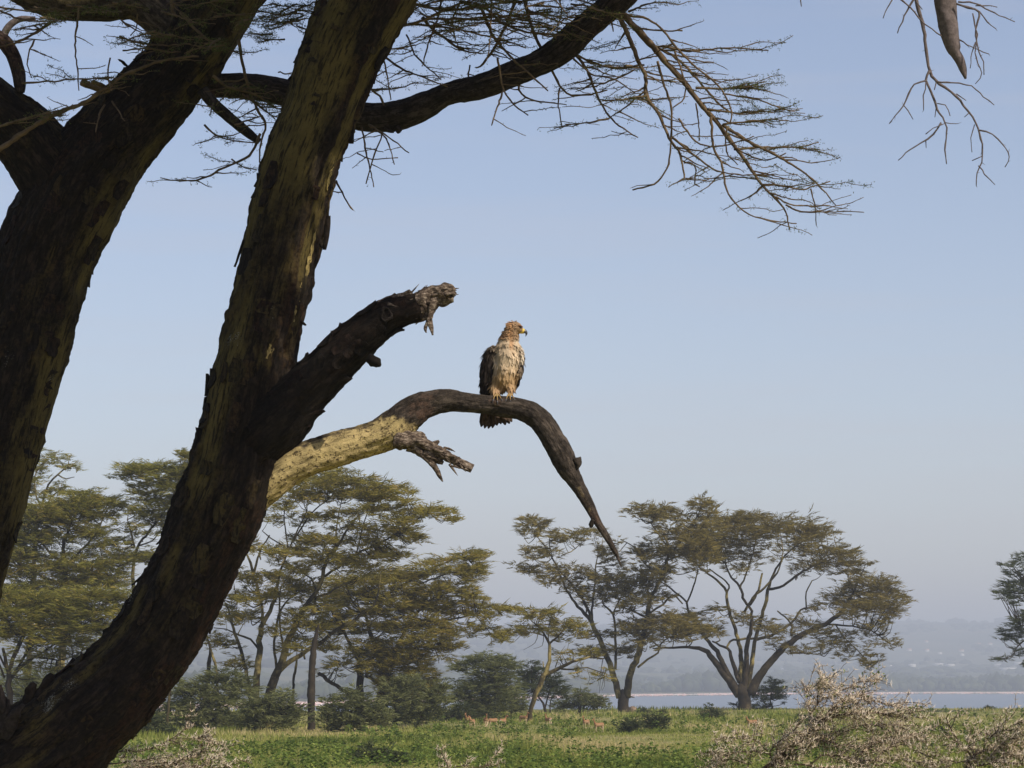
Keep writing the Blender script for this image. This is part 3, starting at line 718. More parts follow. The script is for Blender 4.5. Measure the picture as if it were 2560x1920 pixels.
# the tall fan-shaped group left of centre
acacia('fan_acacia', 'tall fan-shaped acacia with several dark stems beside the big leaning trunk', 'tree', 138, zG,
 [[(462, 1800, 40), (480, 1640, 35), (495, 1560, 32), (520, 1500, 30)],
  [(515, 1505, 29), (580, 1350, 25), (620, 1220, 22), (680, 1100, 20), (740, 1000, 17), (800, 920, 14), (850, 800, 14), (880, 680, 12), (930, 630, 11), (980, 550, 9), (1010, 490, 7), (1100, 380, 4)],
  [(385, 1800, 30), (388, 1610, 26), (400, 1450, 23), (415, 1300, 21), (425, 1150, 18), (480, 1050, 14), (520, 950, 13), (540, 850, 10), (560, 760, 8), (600, 650, 7), (640, 560, 6), (700, 430, 5), (740, 350, 4)],
  [(352, 1800, 17), (345, 1610, 15), (330, 1500, 14), (305, 1400, 14), (270, 1270, 13), (230, 1160, 11), (200, 1050, 7), (165, 970, 4)],
  [(430, 1120, 12), (430, 1000, 11), (400, 900, 11), (372, 800, 11), (350, 720, 10), (318, 640, 7)],
  [(372, 780, 10), (400, 680, 8), (430, 600, 6), (480, 520, 5)],
  [(512, 1510, 22), (560, 1440, 21), (640, 1385, 19), (740, 1320, 17), (870, 1230, 15), (970, 1160, 13), (1080, 1090, 13), (1130, 1040, 11), (1200, 1010, 7)],
  [(930, 630, 8), (940, 540, 7), (945, 450, 5), (975, 300, 3)],
  [(820, 830, 10), (960, 740, 9), (1080, 650, 8), (1200, 590, 7), (1320, 530, 6), (1420, 470, 5), (1520, 400, 4), (1590, 365, 3)],
  [(800, 950, 10), (900, 910, 8), (1000, 850, 6)],
  [(610, 620, 6), (590, 480, 5), (580, 380, 4), (600, 300, 3)], [(590, 600, 5), (490, 540, 5), (430, 490, 3)],
  [(690, 1090, 9), (770, 1060, 8), (800, 950, 8), (790, 870, 7), (770, 820, 6), (690, 770, 4)],
  [(640, 570, 6), (720, 440, 6), (800, 340, 5), (880, 280, 4)], [(700, 640, 5), (640, 560, 4)],
  [(1080, 650, 5), (1120, 480, 5), (1150, 380, 4), (1180, 260, 3)],
  [(420, 1330, 8), (350, 1240, 8), (270, 1210, 7), (180, 1170, 4), (95, 1160, 3)],
  [(590, 1320, 9), (555, 1180, 8), (548, 1000, 7), (560, 880, 6), (640, 760, 4)],
  [(534, 1466, 10), (520, 1380, 10), (515, 1250, 9), (540, 1080, 8), (600, 980, 6), (700, 900, 4)]],
 [(650, 200, 120, 32), (800, 145, 150, 32), (980, 145, 150, 32), (1130, 150, 130, 24), (1280, 190, 120, 24), (1400, 210, 80, 18), (1430, 280, 70, 16), (1250, 250, 130, 28), (1100, 240, 140, 32),
  (900, 230, 140, 32), (740, 260, 110, 28), (1330, 330, 110, 18), (1150, 340, 130, 24), (1000, 360, 120, 24, .7), (820, 400, 100, 24, .6), (680, 390, 100, 24, .6), (560, 320, 80, 24, .7), (500, 400, 70, 20, .6),
  (1580, 340, 100, 20), (1690, 352, 70, 12), (1740, 402, 50, 7), (1480, 370, 100, 20), (1330, 420, 120, 24), (1420, 490, 110, 24), (1480, 540, 60, 18), (1250, 510, 110, 28), (1100, 470, 100, 24), (1100, 550, 110, 24),
  (840, 560, 120, 28), (720, 540, 100, 24), (480, 620, 110, 22), (620, 620, 110, 20), (360, 560, 60, 20, .7), (800, 660, 150, 32), (950, 690, 140, 28), (1120, 670, 140, 28), (1300, 620, 130, 24), (1390, 660, 90, 18),
  (1200, 740, 150, 28), (650, 750, 110, 32), (470, 800, 110, 32), (320, 820, 80, 32), (280, 950, 90, 32), (600, 900, 120, 32), (900, 100, 130, 24), (860, 1000, 120, 30), (740, 860, 120, 30), (440, 960, 100, 30),
  (650, 1050, 110, 30), (330, 1080, 100, 30), (180, 1080, 90, 30, .8), (560, 1180, 100, 28, .7), (260, 1400, 90, 30, .6), (150, 1250, 100, 30, .7), (800, 1150, 110, 30), (720, 1250, 110, 28), (880, 1290, 110, 26)],
 M['leaf_olive'], M['farbark'], seed=9, L=.34, Wd=.055, dens=1.15, fill=3, spread=.9)
acacia('broad_acacia', 'broad drooping acacia with bushy dark trunk right of the fan-shaped one', 'tree', 146, zG,
 [[(1250, 1720, 40), (1262, 1600, 38), (1270, 1500, 38), (1265, 1420, 32), (1220, 1320, 20), (1170, 1180, 13), (1140, 1060, 8)],
  [(1270, 1450, 20), (1330, 1350, 16), (1400, 1220, 13), (1480, 1080, 10), (1600, 960, 7)],
  [(1130, 1080, 12), (1250, 960, 11), (1400, 870, 9), (1520, 800, 8), (1620, 740, 6), (1740, 695, 4), (1850, 665, 3)],
  [(1480, 1150, 10), (1680, 1110, 8), (1800, 1090, 7), (1920, 1060, 5), (2060, 1020, 3)],
  [(1114, 1810, 32), (1110, 1620, 28), (1108, 1500, 27), (1100, 1400, 22), (1050, 1300, 14), (1000, 1200, 10)],
  [(1140, 1490, 12), (1190, 1510, 13), (1230, 1540, 13)],
  [(820, 1475, 14), (880, 1520, 14), (950, 1565, 14), (1040, 1605, 16), (1110, 1620, 18)],
  [(1400, 900, 5), (1560, 840, 5), (1740, 775, 3)], [(1330, 1340, 9), (1480, 1300, 7), (1640, 1270, 5)],
  [(1900, 1070, 4), (1950, 1130, 3), (2010, 1200, 2)]],
 [(1680, 690, 120, 24), (1820, 655, 120, 20), (1930, 655, 80, 16), (1890, 720, 100, 24), (1900, 790, 80, 24), (1780, 770, 110, 26), (1600, 780, 120, 30), (1450, 800, 140, 32), (1300, 810, 150, 32), (1130, 830, 150, 32),
  (980, 840, 140, 32), (900, 960, 140, 32), (1080, 930, 150, 34), (1250, 920, 150, 34), (1420, 920, 150, 34), (1580, 900, 150, 34), (1740, 890, 130, 32), (1870, 930, 90, 28), (1930, 955, 50, 14), (1650, 990, 150, 34),
  (1500, 1020, 150, 34), (1330, 1040, 150, 34), (1150, 1040, 130, 30), (950, 1080, 140, 32), (1000, 1170, 140, 32), (1200, 1150, 150, 34), (1400, 1150, 150, 34), (1580, 1110, 140, 34),
  (1750, 1050, 120, 26), (1900, 1010, 110, 18), (2060, 1022, 100, 12), (2150, 1020, 50, 10), (1960, 1070, 100, 22, .7), (2000, 1150, 80, 30, .5), (1870, 1170, 100, 32, .6), (1700, 1190, 120, 32, .8), (1550, 1230, 150, 34),
  (1350, 1270, 150, 36), (1150, 1280, 140, 34), (1250, 1370, 150, 34), (1450, 1350, 140, 34), (1620, 1320, 120, 34, .8), (1740, 1290, 80, 26, .6), (1150, 1440, 100, 30), (1350, 1440, 120, 34), (1520, 1440, 100, 34),
  (980, 1400, 110, 30, .45), (900, 1430, 90, 24, .35), (2100, 1200, 80, 24, .6), (1330, 1530, 110, 50), (1420, 1600, 100, 44), (1530, 1540, 90, 40), (1590, 1600, 80, 30)],
 M['leaf_olive'], M['fardark'], seed=10, L=.34, Wd=.055, dens=1.15, fill=3, spread=.9)

# left-hand group
acacia('layered_acacia', 'thin acacia with layered wispy crown beside the forked trunk', 'tree', 176, zH,
 [[(190, 1960, 26), (200, 1500, 22), (230, 1000, 18), (250, 640, 12), (290, 440, 8), (340, 310, 7), (400, 240, 6), (470, 185, 4)], [(400, 240, 5), (460, 270, 4), (515, 255, 2)], [(280, 470, 6), (240, 330, 5), (250, 220, 4), (330, 120, 3)], [(260, 600, 8), (350, 400, 5), (420, 350, 3)]],
 [(270, 68, 50, 8), (380, 98, 65, 15), (360, 150, 120, 18), (490, 185, 80, 14), (250, 200, 80, 18), (250, 270, 90, 22, .8), (400, 300, 50, 14, .4), (380, 345, 80, 18), (300, 380, 90, 20), (450, 362, 50, 10), (170, 330, 90, 26), (200, 130, 70, 18), (120, 250, 80, 24)],
 M['leaf_green'], M['farbark'], group='acacias of the left-hand grove', seed=11, L=.38, Wd=.06, dens=1.0, fill=1, spread=1)
acacia('bushy_acacia', 'dense olive acacia between the forked trunk and the leaning trunk', 'tree', 150, zH,
 [[(420, 2010, 30), (430, 1500, 26), (440, 1100, 22), (450, 900, 16), (440, 750, 12), (480, 600, 9), (560, 450, 5)], [(440, 860, 10), (330, 760, 8), (250, 640, 6), (200, 560, 4)], [(450, 880, 10), (560, 760, 8), (660, 650, 6), (720, 520, 4)], [(440, 1000, 10), (300, 950, 8), (150, 880, 5)], [(440, 1020, 10), (600, 930, 8), (760, 860, 5)]],
 [(600, 372, 100, 22), (560, 420, 150, 34), (680, 430, 140, 34), (790, 440, 60, 18), (450, 450, 140, 34), (300, 470, 150, 34), (200, 520, 130, 36), (350, 550, 150, 36), (550, 500, 150, 34), (720, 515, 110, 26), (480, 600, 120, 34, .8),
  (250, 610, 140, 36), (640, 630, 120, 32), (400, 690, 130, 30, .8), (200, 700, 140, 36), (710, 720, 90, 22), (330, 780, 140, 30, .8), (160, 800, 140, 34), (560, 800, 110, 26, .8), (480, 880, 140, 34), (300, 890, 140, 34), (120, 920, 140, 34),
  (640, 880, 140, 34), (780, 860, 110, 30), (560, 960, 150, 36), (380, 990, 150, 36), (200, 1020, 150, 36), (740, 960, 130, 34), (80, 1090, 140, 36), (60, 640, 120, 34), (40, 780, 120, 34)],
 M['leaf_green'], M['farbark'], group='acacias of the left-hand grove', seed=12, L=.34, Wd=.055, dens=1.3, fill=3, spread=.9)
acacia('flat_crowned_acacia', 'yellowish flat-crowned acacia half hidden behind the big leaning trunk', 'tree', 150, zH,
 [[(930, 2010, 22), (925, 1500, 18), (925, 1100, 15), (920, 860, 11), (960, 720, 9), (1040, 620, 7), (1150, 470, 6), (1100, 380, 4)], [(930, 740, 8), (900, 620, 6), (880, 550, 4)], [(1060, 600, 6), (1100, 450, 5), (1000, 250, 3)], [(1150, 480, 5), (1220, 330, 4), (1250, 220, 3)], [(960, 730, 6), (1050, 700, 5), (1100, 640, 4)]],
 [(890, 183, 110, 14), (1000, 215, 150, 22), (1150, 190, 150, 24), (1265, 80, 50, 10), (1290, 110, 60, 14), (1240, 230, 100, 32), (930, 232, 110, 14), (1050, 300, 130, 28), (1180, 320, 120, 34), (1080, 400, 130, 32), (1190, 440, 100, 34), (940, 360, 50, 8, .5),
  (940, 500, 80, 22), (1050, 520, 110, 28), (1150, 560, 100, 24, .6), (860, 580, 80, 24, .5), (1000, 640, 90, 24, .4), (830, 700, 90, 26, .6), (900, 820, 120, 30), (1040, 790, 110, 30), (1330, 300, 120, 40), (1350, 180, 110, 34)],
 M['leaf_green'], M['farbark'], group='acacias of the left-hand grove', seed=13, L=.34, Wd=.055, dens=1.25, fill=3, spread=.8)
acacia('low_spreading_acacia', 'low wide acacia with many thin stems beneath the left-hand grove', 'tree', 128, zH,
 [[(80, 2010, 26), (70, 1800, 24), (60, 1650, 20), (50, 1560, 14), (20, 1440, 10)], [(70, 1660, 12), (150, 1560, 9), (250, 1500, 7), (400, 1520, 5), (500, 1500, 3)], [(60, 1600, 12), (130, 1420, 16), (170, 1300, 10), (230, 1200, 6)], [(80, 1640, 10), (220, 1420, 9), (320, 1290, 7), (430, 1150, 5)], [(100, 1600, 9), (330, 1440, 7), (500, 1330, 5), (620, 1250, 3)], [(60, 1600, 8), (-60, 1400, 7), (-160, 1250, 5)], [(30, 1640, 8), (-20, 1500, 7), (-60, 1380, 5)]],
 [(100, 1130, 150, 36), (260, 1100, 150, 36), (420, 1080, 150, 36), (580, 1070, 150, 36), (740, 1060, 130, 34), (860, 1080, 90, 30), (160, 1220, 150, 36), (340, 1190, 150, 36), (500, 1170, 150, 36), (660, 1160, 150, 36), (800, 1180, 110, 34), (80, 1310, 150, 36), (260, 1300, 150, 36), (430, 1290, 150, 36), (600, 1280, 140, 36), (740, 1300, 110, 34),
  (330, 1390, 130, 32, .8), (500, 1390, 130, 32, .8), (640, 1390, 110, 30, .8), (400, 1480, 120, 26, .6), (560, 1470, 100, 26, .6), (200, 1400, 100, 28, .5), (300, 1580, 110, 26, .35), (450, 1590, 100, 24, .35), (-60, 1200, 140, 36), (-120, 1320, 140, 36), (-40, 1060, 140, 36), (160, 1540, 100, 30, .4), (600, 1560, 90, 24, .5)],
 M['leaf_green'], M['fardark'], group='acacias of the left-hand grove', seed=14, L=.32, Wd=.05, dens=1.25, fill=3, spread=.8)

# edge of the frame on the right
acacia('lakeshore_acacia', 'dark-crowned acacia cut off by the right edge of the picture', 'tree', 208, zI,
 [[(1960, 1600, 40), (1950, 1450, 36), (1900, 1280, 28), (1850, 1100, 22), (1800, 900, 16), (1700, 700, 10), (1600, 520, 7)], [(1880, 1240, 16), (1700, 1060, 11), (1560, 1000, 8), (1490, 1030, 6), (1420, 1130, 4), (1330, 1150, 3), (1230, 1155, 2)], [(1830, 1000, 12), (1650, 880, 8), (1500, 880, 5)], [(1800, 900, 12), (1950, 700, 9), (2050, 500, 6)], [(1900, 1250, 14), (2100, 1050, 10), (2300, 900, 6)], [(1490, 1030, 4), (1530, 1100, 3)]],
 [(1450, 370, 80, 18), (1420, 430, 90, 18), (1480, 510, 110, 20), (1340, 597, 70, 10), (1440, 590, 110, 20), (1380, 650, 80, 20, .8), (1460, 690, 70, 20, .5), (1410, 885, 110, 26), (1480, 830, 80, 34), (1440, 940, 90, 18), (1420, 985, 70, 14, .6), (1340, 1150, 90, 12, .6), (1470, 1080, 60, 30, .5),
  (1600, 330, 140, 36), (1700, 420, 160, 40), (1620, 560, 150, 36), (1800, 300, 160, 40), (1950, 400, 170, 40), (1650, 800, 150, 36), (2100, 480, 170, 40), (2250, 700, 160, 40), (1900, 560, 160, 40), (2350, 850, 130, 36), (1600, 960, 120, 26), (2200, 950, 140, 34), (1560, 1180, 70, 20, .6)],
 M['leaf_dark'], M['fardark'], group='lone acacias by the lake', seed=15, L=.40, Wd=.07, dens=.95, fill=2, spread=.9)

# bare broken trunks in the grove
def snag(label, Y, zoom, line, bark, seed, shard=True):
    l = np.array(line, float); px, py = zoom(l[:, 0], l[:, 1])
    P = np.concatenate([W(px, py, Y), (l[:, 2] * zoom.k * PM(Y))[:, None]], 1)
    P[0, 2] = -0.2
    P = spline(P, .15); P[:, :3] += RNG.normal(0, .012, (len(P), 3)); P[:, 3] *= 1 + RNG.normal(0, .06, len(P))
    root = empty('dead_trunk', (P[0, 0], P[0, 1], 0)); tag(root, label, 'dead tree')
    mb = MB(); tube(mb, P, 12); mb.build('trunk', bark, root)
    if shard:
        mb = MB()
        for q in range(5):
            a = q * 1.3; e = P[-1, :3] + np.array([math.cos(a), math.sin(a), 0]) * P[-1, 3] * .7
            tube(mb, np.array([[*(e - [0, 0, .2]), P[-1, 3] * .35], [*(e + [0, 0, .1 + .12 * (q % 3)]), .01]]), 4)
        mb.build('splintered_top', bark, root)
    return root
snag('thick bare dead trunk with reddish wood standing before the broad acacia', 131, zK, [(1600, 560, 26), (1598, 400, 26), (1598, 260, 27), (1606, 130, 24), (1612, 40, 22), (1625, -60, 16), (1650, -160, 8)], M['fardark'], 1, False)
snag('slim pale trunk half hidden behind the fan-shaped acacia', 150, zK, [(1468, 420, 9), (1476, 240, 9), (1490, 150, 9), (1500, 60, 6)], M['farbark'], 2)
snag('slim pale trunk standing beside the lower edge of the leaning trunk', 126, zK, [(598, 600, 10), (604, 480, 10), (612, 380, 10), (622, 300, 9)], M['farbark'], 3)
snag('dark slim trunk left of the fan-shaped acacia', 141, zK, [(880, 420, 12), (885, 250, 13), (890, 130, 14), (900, 20, 10), (880, -80, 5)], M['fardark'], 4, False)
snag('thin sloping pale dead stem left of the fan-shaped acacia', 133, zK, [(960, 560, 7), (955, 330, 7), (940, 130, 9), (905, 20, 8), (885, -40, 5)], M['farbark'], 5, False)

# bushes along the foot of the grove
def bush(label, Y, zoom, pads, leaf, seed, stems, **kw):
    return acacia('shrub', label, 'shrub', Y, zoom, stems, pads, leaf, M['fardark'], group='shrubs at the foot of the grove', seed=seed, L=kw.get('L', .22), Wd=kw.get('Wd', .07), dens=kw.get('dens', 1.1), fill=2, spread=.8, droop=.15)
bush('wide grey-green shrub mass under the fan-shaped acacia', 129, zK, [(1000, 170, 110, 26), (900, 230, 110, 28), (1080, 220, 100, 28), (800, 280, 100, 28), (980, 290, 120, 30), (1120, 300, 100, 30), (720, 330, 80, 30, .9), (860, 350, 120, 34), (1000, 370, 120, 34), (700, 420, 90, 34), (820, 430, 110, 34), (940, 440, 110, 34), (760, 500, 100, 30), (900, 510, 110, 30), (1020, 480, 90, 30), (680, 250, 60, 24, .7)],
     M['leaf_grey'], 21, [[(880, 620, 14), (880, 500, 12), (900, 350, 8), (960, 220, 4)], [(880, 540, 8), (780, 400, 6), (740, 320, 3)], [(885, 520, 8), (1020, 400, 6), (1080, 280, 3)]])
bush('grey-green shrub with short dark stem left of the bare dead trunk', 124, zK, [(1250, 370, 110, 28), (1180, 420, 110, 30), (1330, 400, 110, 30), (1420, 380, 90, 28), (1260, 450, 120, 30), (1400, 450, 110, 30), (1500, 430, 70, 26), (1140, 490, 80, 26), (1330, 500, 120, 28), (1450, 510, 90, 24), (1200, 520, 90, 24, .8), (1400, 310, 70, 18)],
     M['leaf_grey'], 22, [[(1255, 605, 8), (1252, 520, 8), (1265, 450, 5)], [(1255, 540, 5), (1380, 450, 4)], [(1253, 530, 5), (1180, 450, 3)]])
bush('dense green shrub between the dead trunk and the broad acacia', 126, zK, [(1900, 310, 90, 28), (1830, 360, 100, 30), (1960, 360, 100, 30), (1760, 420, 100, 28), (1900, 420, 120, 32), (2030, 420, 90, 30), (1700, 470, 80, 22), (1830, 490, 120, 28), (1980, 500, 110, 30), (2080, 470, 70, 28), (1750, 540, 80, 20), (1900, 550, 90, 24)],
     M['leaf_grey'], 23, [[(1870, 590, 10), (1870, 500, 9), (1880, 400, 5)], [(1870, 520, 6), (1780, 440, 4)], [(1872, 520, 6), (1990, 430, 4)]])
bush('dark shrub crowding the foot of the broad acacia', 140, z7, [(290, 300, 90, 36), (230, 360, 80, 40), (360, 340, 90, 38), (300, 420, 110, 40), (420, 400, 100, 36), (520, 370, 90, 32), (560, 420, 80, 30), (240, 480, 80, 36), (360, 490, 110, 34), (480, 480, 100, 34), (570, 320, 60, 20), (330, 540, 90, 26)],
     M['leaf_grey'], 24, [[(240, 595, 16), (245, 540, 14), (260, 440, 10), (280, 340, 5)], [(245, 540, 9), (380, 440, 6), (440, 380, 3)], [(244, 560, 8), (420, 500, 6), (540, 420, 3)]])
bush('low dark thicket under the cone-shaped acacia', 158, z7, [(600, 490, 70, 20), (700, 480, 70, 22), (560, 530, 80, 22), (670, 530, 90, 22), (780, 520, 80, 20), (880, 530, 80, 16), (640, 560, 80, 14)],
     M['leaf_dark'], 25, [[(650, 590, 5), (650, 540, 5), (660, 490, 3)], [(650, 560, 3), (780, 520, 2)]])
bush('round green shrub at the far left foot of the grove', 118, zK, [(450, 510, 70, 24), (520, 500, 60, 22), (400, 550, 80, 24), (500, 560, 90, 26), (580, 560, 60, 22), (350, 600, 80, 24), (450, 610, 90, 24), (550, 610, 80, 20)],
     M['leaf_dark'], 26, [[(470, 690, 7), (470, 610, 6), (480, 540, 4)], [(470, 620, 4), (390, 570, 3)]])
bush('shaded shrub behind the foot of the big leaning trunk', 134, zK, [(640, 400, 70, 30), (720, 520, 80, 30), (820, 560, 90, 24), (640, 520, 70, 28), (960, 560, 90, 24), (1080, 560, 90, 22), (1080, 500, 80, 26), (560, 440, 70, 30)],
     M['leaf_dark'], 27, [[(760, 640, 7), (760, 570, 6), (740, 500, 4)], [(760, 600, 4), (960, 560, 3)], [(758, 600, 4), (640, 500, 3)]])
bush('faint shrub filling the grove beneath the olive acacias', 150, zH, [(300, 1660, 150, 40), (450, 1650, 150, 40), (600, 1620, 150, 40), (150, 1680, 150, 40), (760, 1560, 120, 40), (820, 1450, 90, 34), (700, 1480, 100, 34), (200, 1780, 150, 40), (400, 1780, 150, 40), (900, 1380, 90, 36), (0, 1700, 140, 40), (620, 1740, 140, 40), (1000, 1500, 120, 40), (1000, 1620, 120, 40), (850, 1700, 130, 40)],
     M['leaf_grey'], 28, [[(420, 2040, 14), (420, 1900, 12), (420, 1750, 8), (440, 1640, 4)], [(420, 1850, 8), (200, 1760, 5)], [(420, 1850, 8), (760, 1600, 5)]], L=.3, Wd=.07, dens=.8)
for (px, py, s, lab) in [(1605, 1779, 12, 'tiny round bush on the skyline right of the two-stemmed acacia'), (1619, 1782, 8, 'dark low tuft on the skyline near the tiny round bush'),
                         (1657, 1781, 7, 'lone small dark tuft on the skyline between the two lakeside acacias'), (2470, 1769, 7, 'small dark tuft on the meadow skyline at the far right'),
                         (1775, 1786, 26, 'dark green bush left of the dome-shaped acacia base'), (2020, 1800, 22, 'leafy bush on the meadow behind the thorn bush'),
                         (1640, 1806, 30, 'dark leafy bush on the meadow below the two-stemmed acacia'), (1575, 1812, 26, 'dark bush beside the broad leafy one below the two-stemmed acacia'),
                         (930, 1882, 36, 'low glossy green bush in the open meadow'), (1000, 1893, 22, 'small green bush right of the low glossy one'), (2345, 1822, 18, 'dark bush right of the big thorn bush')]:
    Yb = 2.3 * F_PX / (py + s * .5 - 1700.0); Yb = min(Yb, 226)
    zz = Z(px, py, 1.0)
    acacia('meadow_bush', lab, 'shrub', Yb, zz, [[(0, s * .6, 1.0), (0, 0, .8), (s * .2, -s * .3, .5)], [(0, s * .2, .7), (-s * .6, -s * .1, .4)]],
           [(0, -s * .2, s * .7, s * .3), (-s * .5, s * .1, s * .7, s * .3), (s * .5, s * .05, s * .8, s * .3), (0, s * .25, s * 1.0, s * .25)], M['leaf_dark'], M['fardark'], group='bushes dotted over the meadow',
           seed=px, L=.16, Wd=.07, dens=1.0, fill=1, droop=.1)

# ------------------------------------------------------------------ the two big fever trees in front
Y1, Y2 = 18.0, 19.3

def px_line(pts, Y, dep=None):
    """rows (x, y, r px[, depth offset m]) -> rows (x,y,z,r) in metres"""
    p = np.array([(*q, 0.0)[:4] if len(q) < 4 else q for q in pts], float)
    YY = Y + p[:, 3]
    return np.concatenate([W(p[:, 0], p[:, 1], YY), (p[:, 2] * YY / F_PX)[:, None]], 1)

def bark_tube(P, step, seg, seed, amp=0.012, ridge=0.010, lump=0.02, fx=None, ragged=0.0):
    """thick limb with furrowed, lumpy bark; returns mesh builder and per-vertex amounts of yellow skin, red wear and lichen"""
    R = spline(P, step)
    C, rad = R[:, :3], R[:, 3]
    T, N, B = frames(C)
    k = len(C); a = np.arange(seg) / seg * 2 * math.pi
    ring = N[:, None] * np.cos(a)[None, :, None] + B[:, None] * np.sin(a)[None, :, None]
    s = np.concatenate([[0], np.cumsum(np.linalg.norm(np.diff(C, axis=0), axis=1))])
    ca, sa = np.cos(a)[None] * rad[:, None], np.sin(a)[None] * rad[:, None]
    S = np.repeat(s[:, None], seg, 1)
    q = np.stack([ca, sa, S], -1)
    big = fbm(q * [3.0, 3.0, 1.3], 3, seed)
    fur = np.abs(fbm(q * [22, 22, 3.2], 4, seed + 3))
    fine = fbm(q * [40, 40, 22], 3, seed + 5)
    flake = sstep(0.10, 0.22, fbm(q * [9, 9, 3.0], 4, seed + 9))
    px = 1280 + (C[:, 0] - EYE[0]) / C[:, 1] * F_PX
    face = ring @ np.array([0, -1.0, 0]); right = ring @ np.array([1.0, 0, 0]); up = ring @ np.array([0, 0, 1.0])
    u = np.repeat((s / s[-1])[:, None], seg, 1)
    yel, red, lich, am = fx(q, u, face, right, up, seed) if fx else (np.zeros_like(big), np.zeros_like(big), np.zeros_like(big), np.ones_like(big))
    disp = lump * big + am * (ridge * (0.35 - fur) + amp * fine + 0.012 * flake * (ridge > 0.004))
    rr = rad[:, None]
    disp = disp * np.minimum(1, rr / 0.09)
    V = C[:, None] + ring * (rr + disp)[..., None]
    i = np.arange(k - 1)[:, None] * seg; j = np.arange(seg)[None]
    qd = np.stack([i + j, i + (j + 1) % seg, i + seg + (j + 1) % seg, i + seg + j], -1).reshape(-1, 4)
    V = V.reshape(-1, 3)
    V = np.vstack([V, C[0] - T[0] * rad[0] * .2, C[-1] + T[-1] * rad[-1] * .25])
    j = np.arange(seg); n0 = k * seg
    tr = np.concatenate([np.stack([(j + 1) % seg, j, np.full(seg, n0)], 1), np.stack([(k - 1) * seg + j, (k - 1) * seg + (j + 1) % seg, np.full(seg, n0 + 1)], 1)])
    mb = MB(); mb.add(V, qd, tr)
    ext = lambda m: np.concatenate([m.ravel(), [m[0].mean(), m[-1].mean()]])
    bco = np.concatenate([q.reshape(-1, 3), q[0].mean(0)[None], q[-1].mean(0)[None]])
    return mb, {'yel': ext(yel), 'red': ext(red), 'lich': ext(lich), 'bco': bco}, R

def smooth01(x): return np.clip(x, 0, 1)

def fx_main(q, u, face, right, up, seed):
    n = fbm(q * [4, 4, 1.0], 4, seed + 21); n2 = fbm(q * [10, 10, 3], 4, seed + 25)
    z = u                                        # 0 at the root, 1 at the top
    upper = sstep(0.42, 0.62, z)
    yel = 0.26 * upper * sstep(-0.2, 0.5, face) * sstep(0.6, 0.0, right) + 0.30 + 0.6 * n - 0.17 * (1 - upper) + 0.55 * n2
    root_shade = sstep(.475, .52, z + .05 * n2) * sstep(.60, .565, z + .05 * n2) * sstep(-.35, .15, right + .3 * n)      # darkened so the limb's painted shade runs into the trunk
    yel = yel * (1 - root_shade)
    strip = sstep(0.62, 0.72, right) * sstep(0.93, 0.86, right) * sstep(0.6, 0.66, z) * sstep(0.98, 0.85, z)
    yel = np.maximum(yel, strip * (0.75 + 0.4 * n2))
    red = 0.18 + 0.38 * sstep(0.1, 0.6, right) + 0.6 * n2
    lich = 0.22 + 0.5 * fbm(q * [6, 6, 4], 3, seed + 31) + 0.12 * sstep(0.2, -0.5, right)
    red = red * (1 - .9 * root_shade); lich = lich * (1 - root_shade)
    return smooth01(yel), smooth01(red), smooth01(lich), 1.0 - 0.7 * sstep(.35, .6, yel)

def fx_left(q, u, face, right, up, seed):
    n = fbm(q * [3, 3, 1.0], 4, seed + 21); n2 = fbm(q * [10, 10, 3], 4, seed + 25)
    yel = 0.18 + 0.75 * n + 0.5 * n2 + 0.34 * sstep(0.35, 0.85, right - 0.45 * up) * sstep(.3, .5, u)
    red = 0.25 + 0.5 * n2
    lich = 0.20 + 0.5 * fbm(q * [7, 7, 4], 3, seed + 31)
    return smooth01(yel), smooth01(red), smooth01(lich), 1.0 - 0.7 * sstep(.35, .6, yel)

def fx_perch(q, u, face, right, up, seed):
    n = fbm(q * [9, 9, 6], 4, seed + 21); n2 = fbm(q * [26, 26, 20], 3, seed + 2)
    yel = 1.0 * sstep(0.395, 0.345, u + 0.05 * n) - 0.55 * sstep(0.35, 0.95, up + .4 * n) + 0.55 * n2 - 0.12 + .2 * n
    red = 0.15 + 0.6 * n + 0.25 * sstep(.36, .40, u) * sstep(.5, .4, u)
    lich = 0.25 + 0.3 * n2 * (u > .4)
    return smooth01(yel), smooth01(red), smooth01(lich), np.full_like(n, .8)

def fx_limb(q, u, face, right, up, seed):
    n = fbm(q * [5, 5, 2], 4, seed + 21)
    return smooth01(0.1 + .3 * n), smooth01(.4 + .5 * n), smooth01(.3 + .35 * n), np.full_like(n, .6)

# --- main leaning tree
mroot = empty('leaning_fever_tree', (W(-520, 2600, Y1)[0], Y1, 0))
tag(mroot, 'thick dark trunk leaning across the left of the picture, bearing the eagle perch', 'tree')
TR = [(-560, 2660, 240), (-470, 2480, 205), (-330, 2260, 175), (-150, 2080, 152), (20, 1945, 140), (133, 1860, 131), (215, 1782, 123), (278, 1728, 118), (380, 1608, 110),
      (451, 1479, 108), (503, 1372, 104), (546, 1270, 110), (575, 1190, 108), (600, 1080, 106), (624, 960, 103), (647, 850, 95), (671, 750, 93), (699, 620, 95), (722, 520, 95), (752, 405, 95), (795, 295, 94), (848, 150, 103), (922, 0, 114), (985, -120, 112), (1080, -320, 92), (1150, -520, 70)]
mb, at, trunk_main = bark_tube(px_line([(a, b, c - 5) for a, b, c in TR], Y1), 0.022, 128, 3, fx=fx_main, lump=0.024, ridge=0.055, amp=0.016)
main_trunk = mb.build('trunk', M['bark'], mroot, vattr=at)

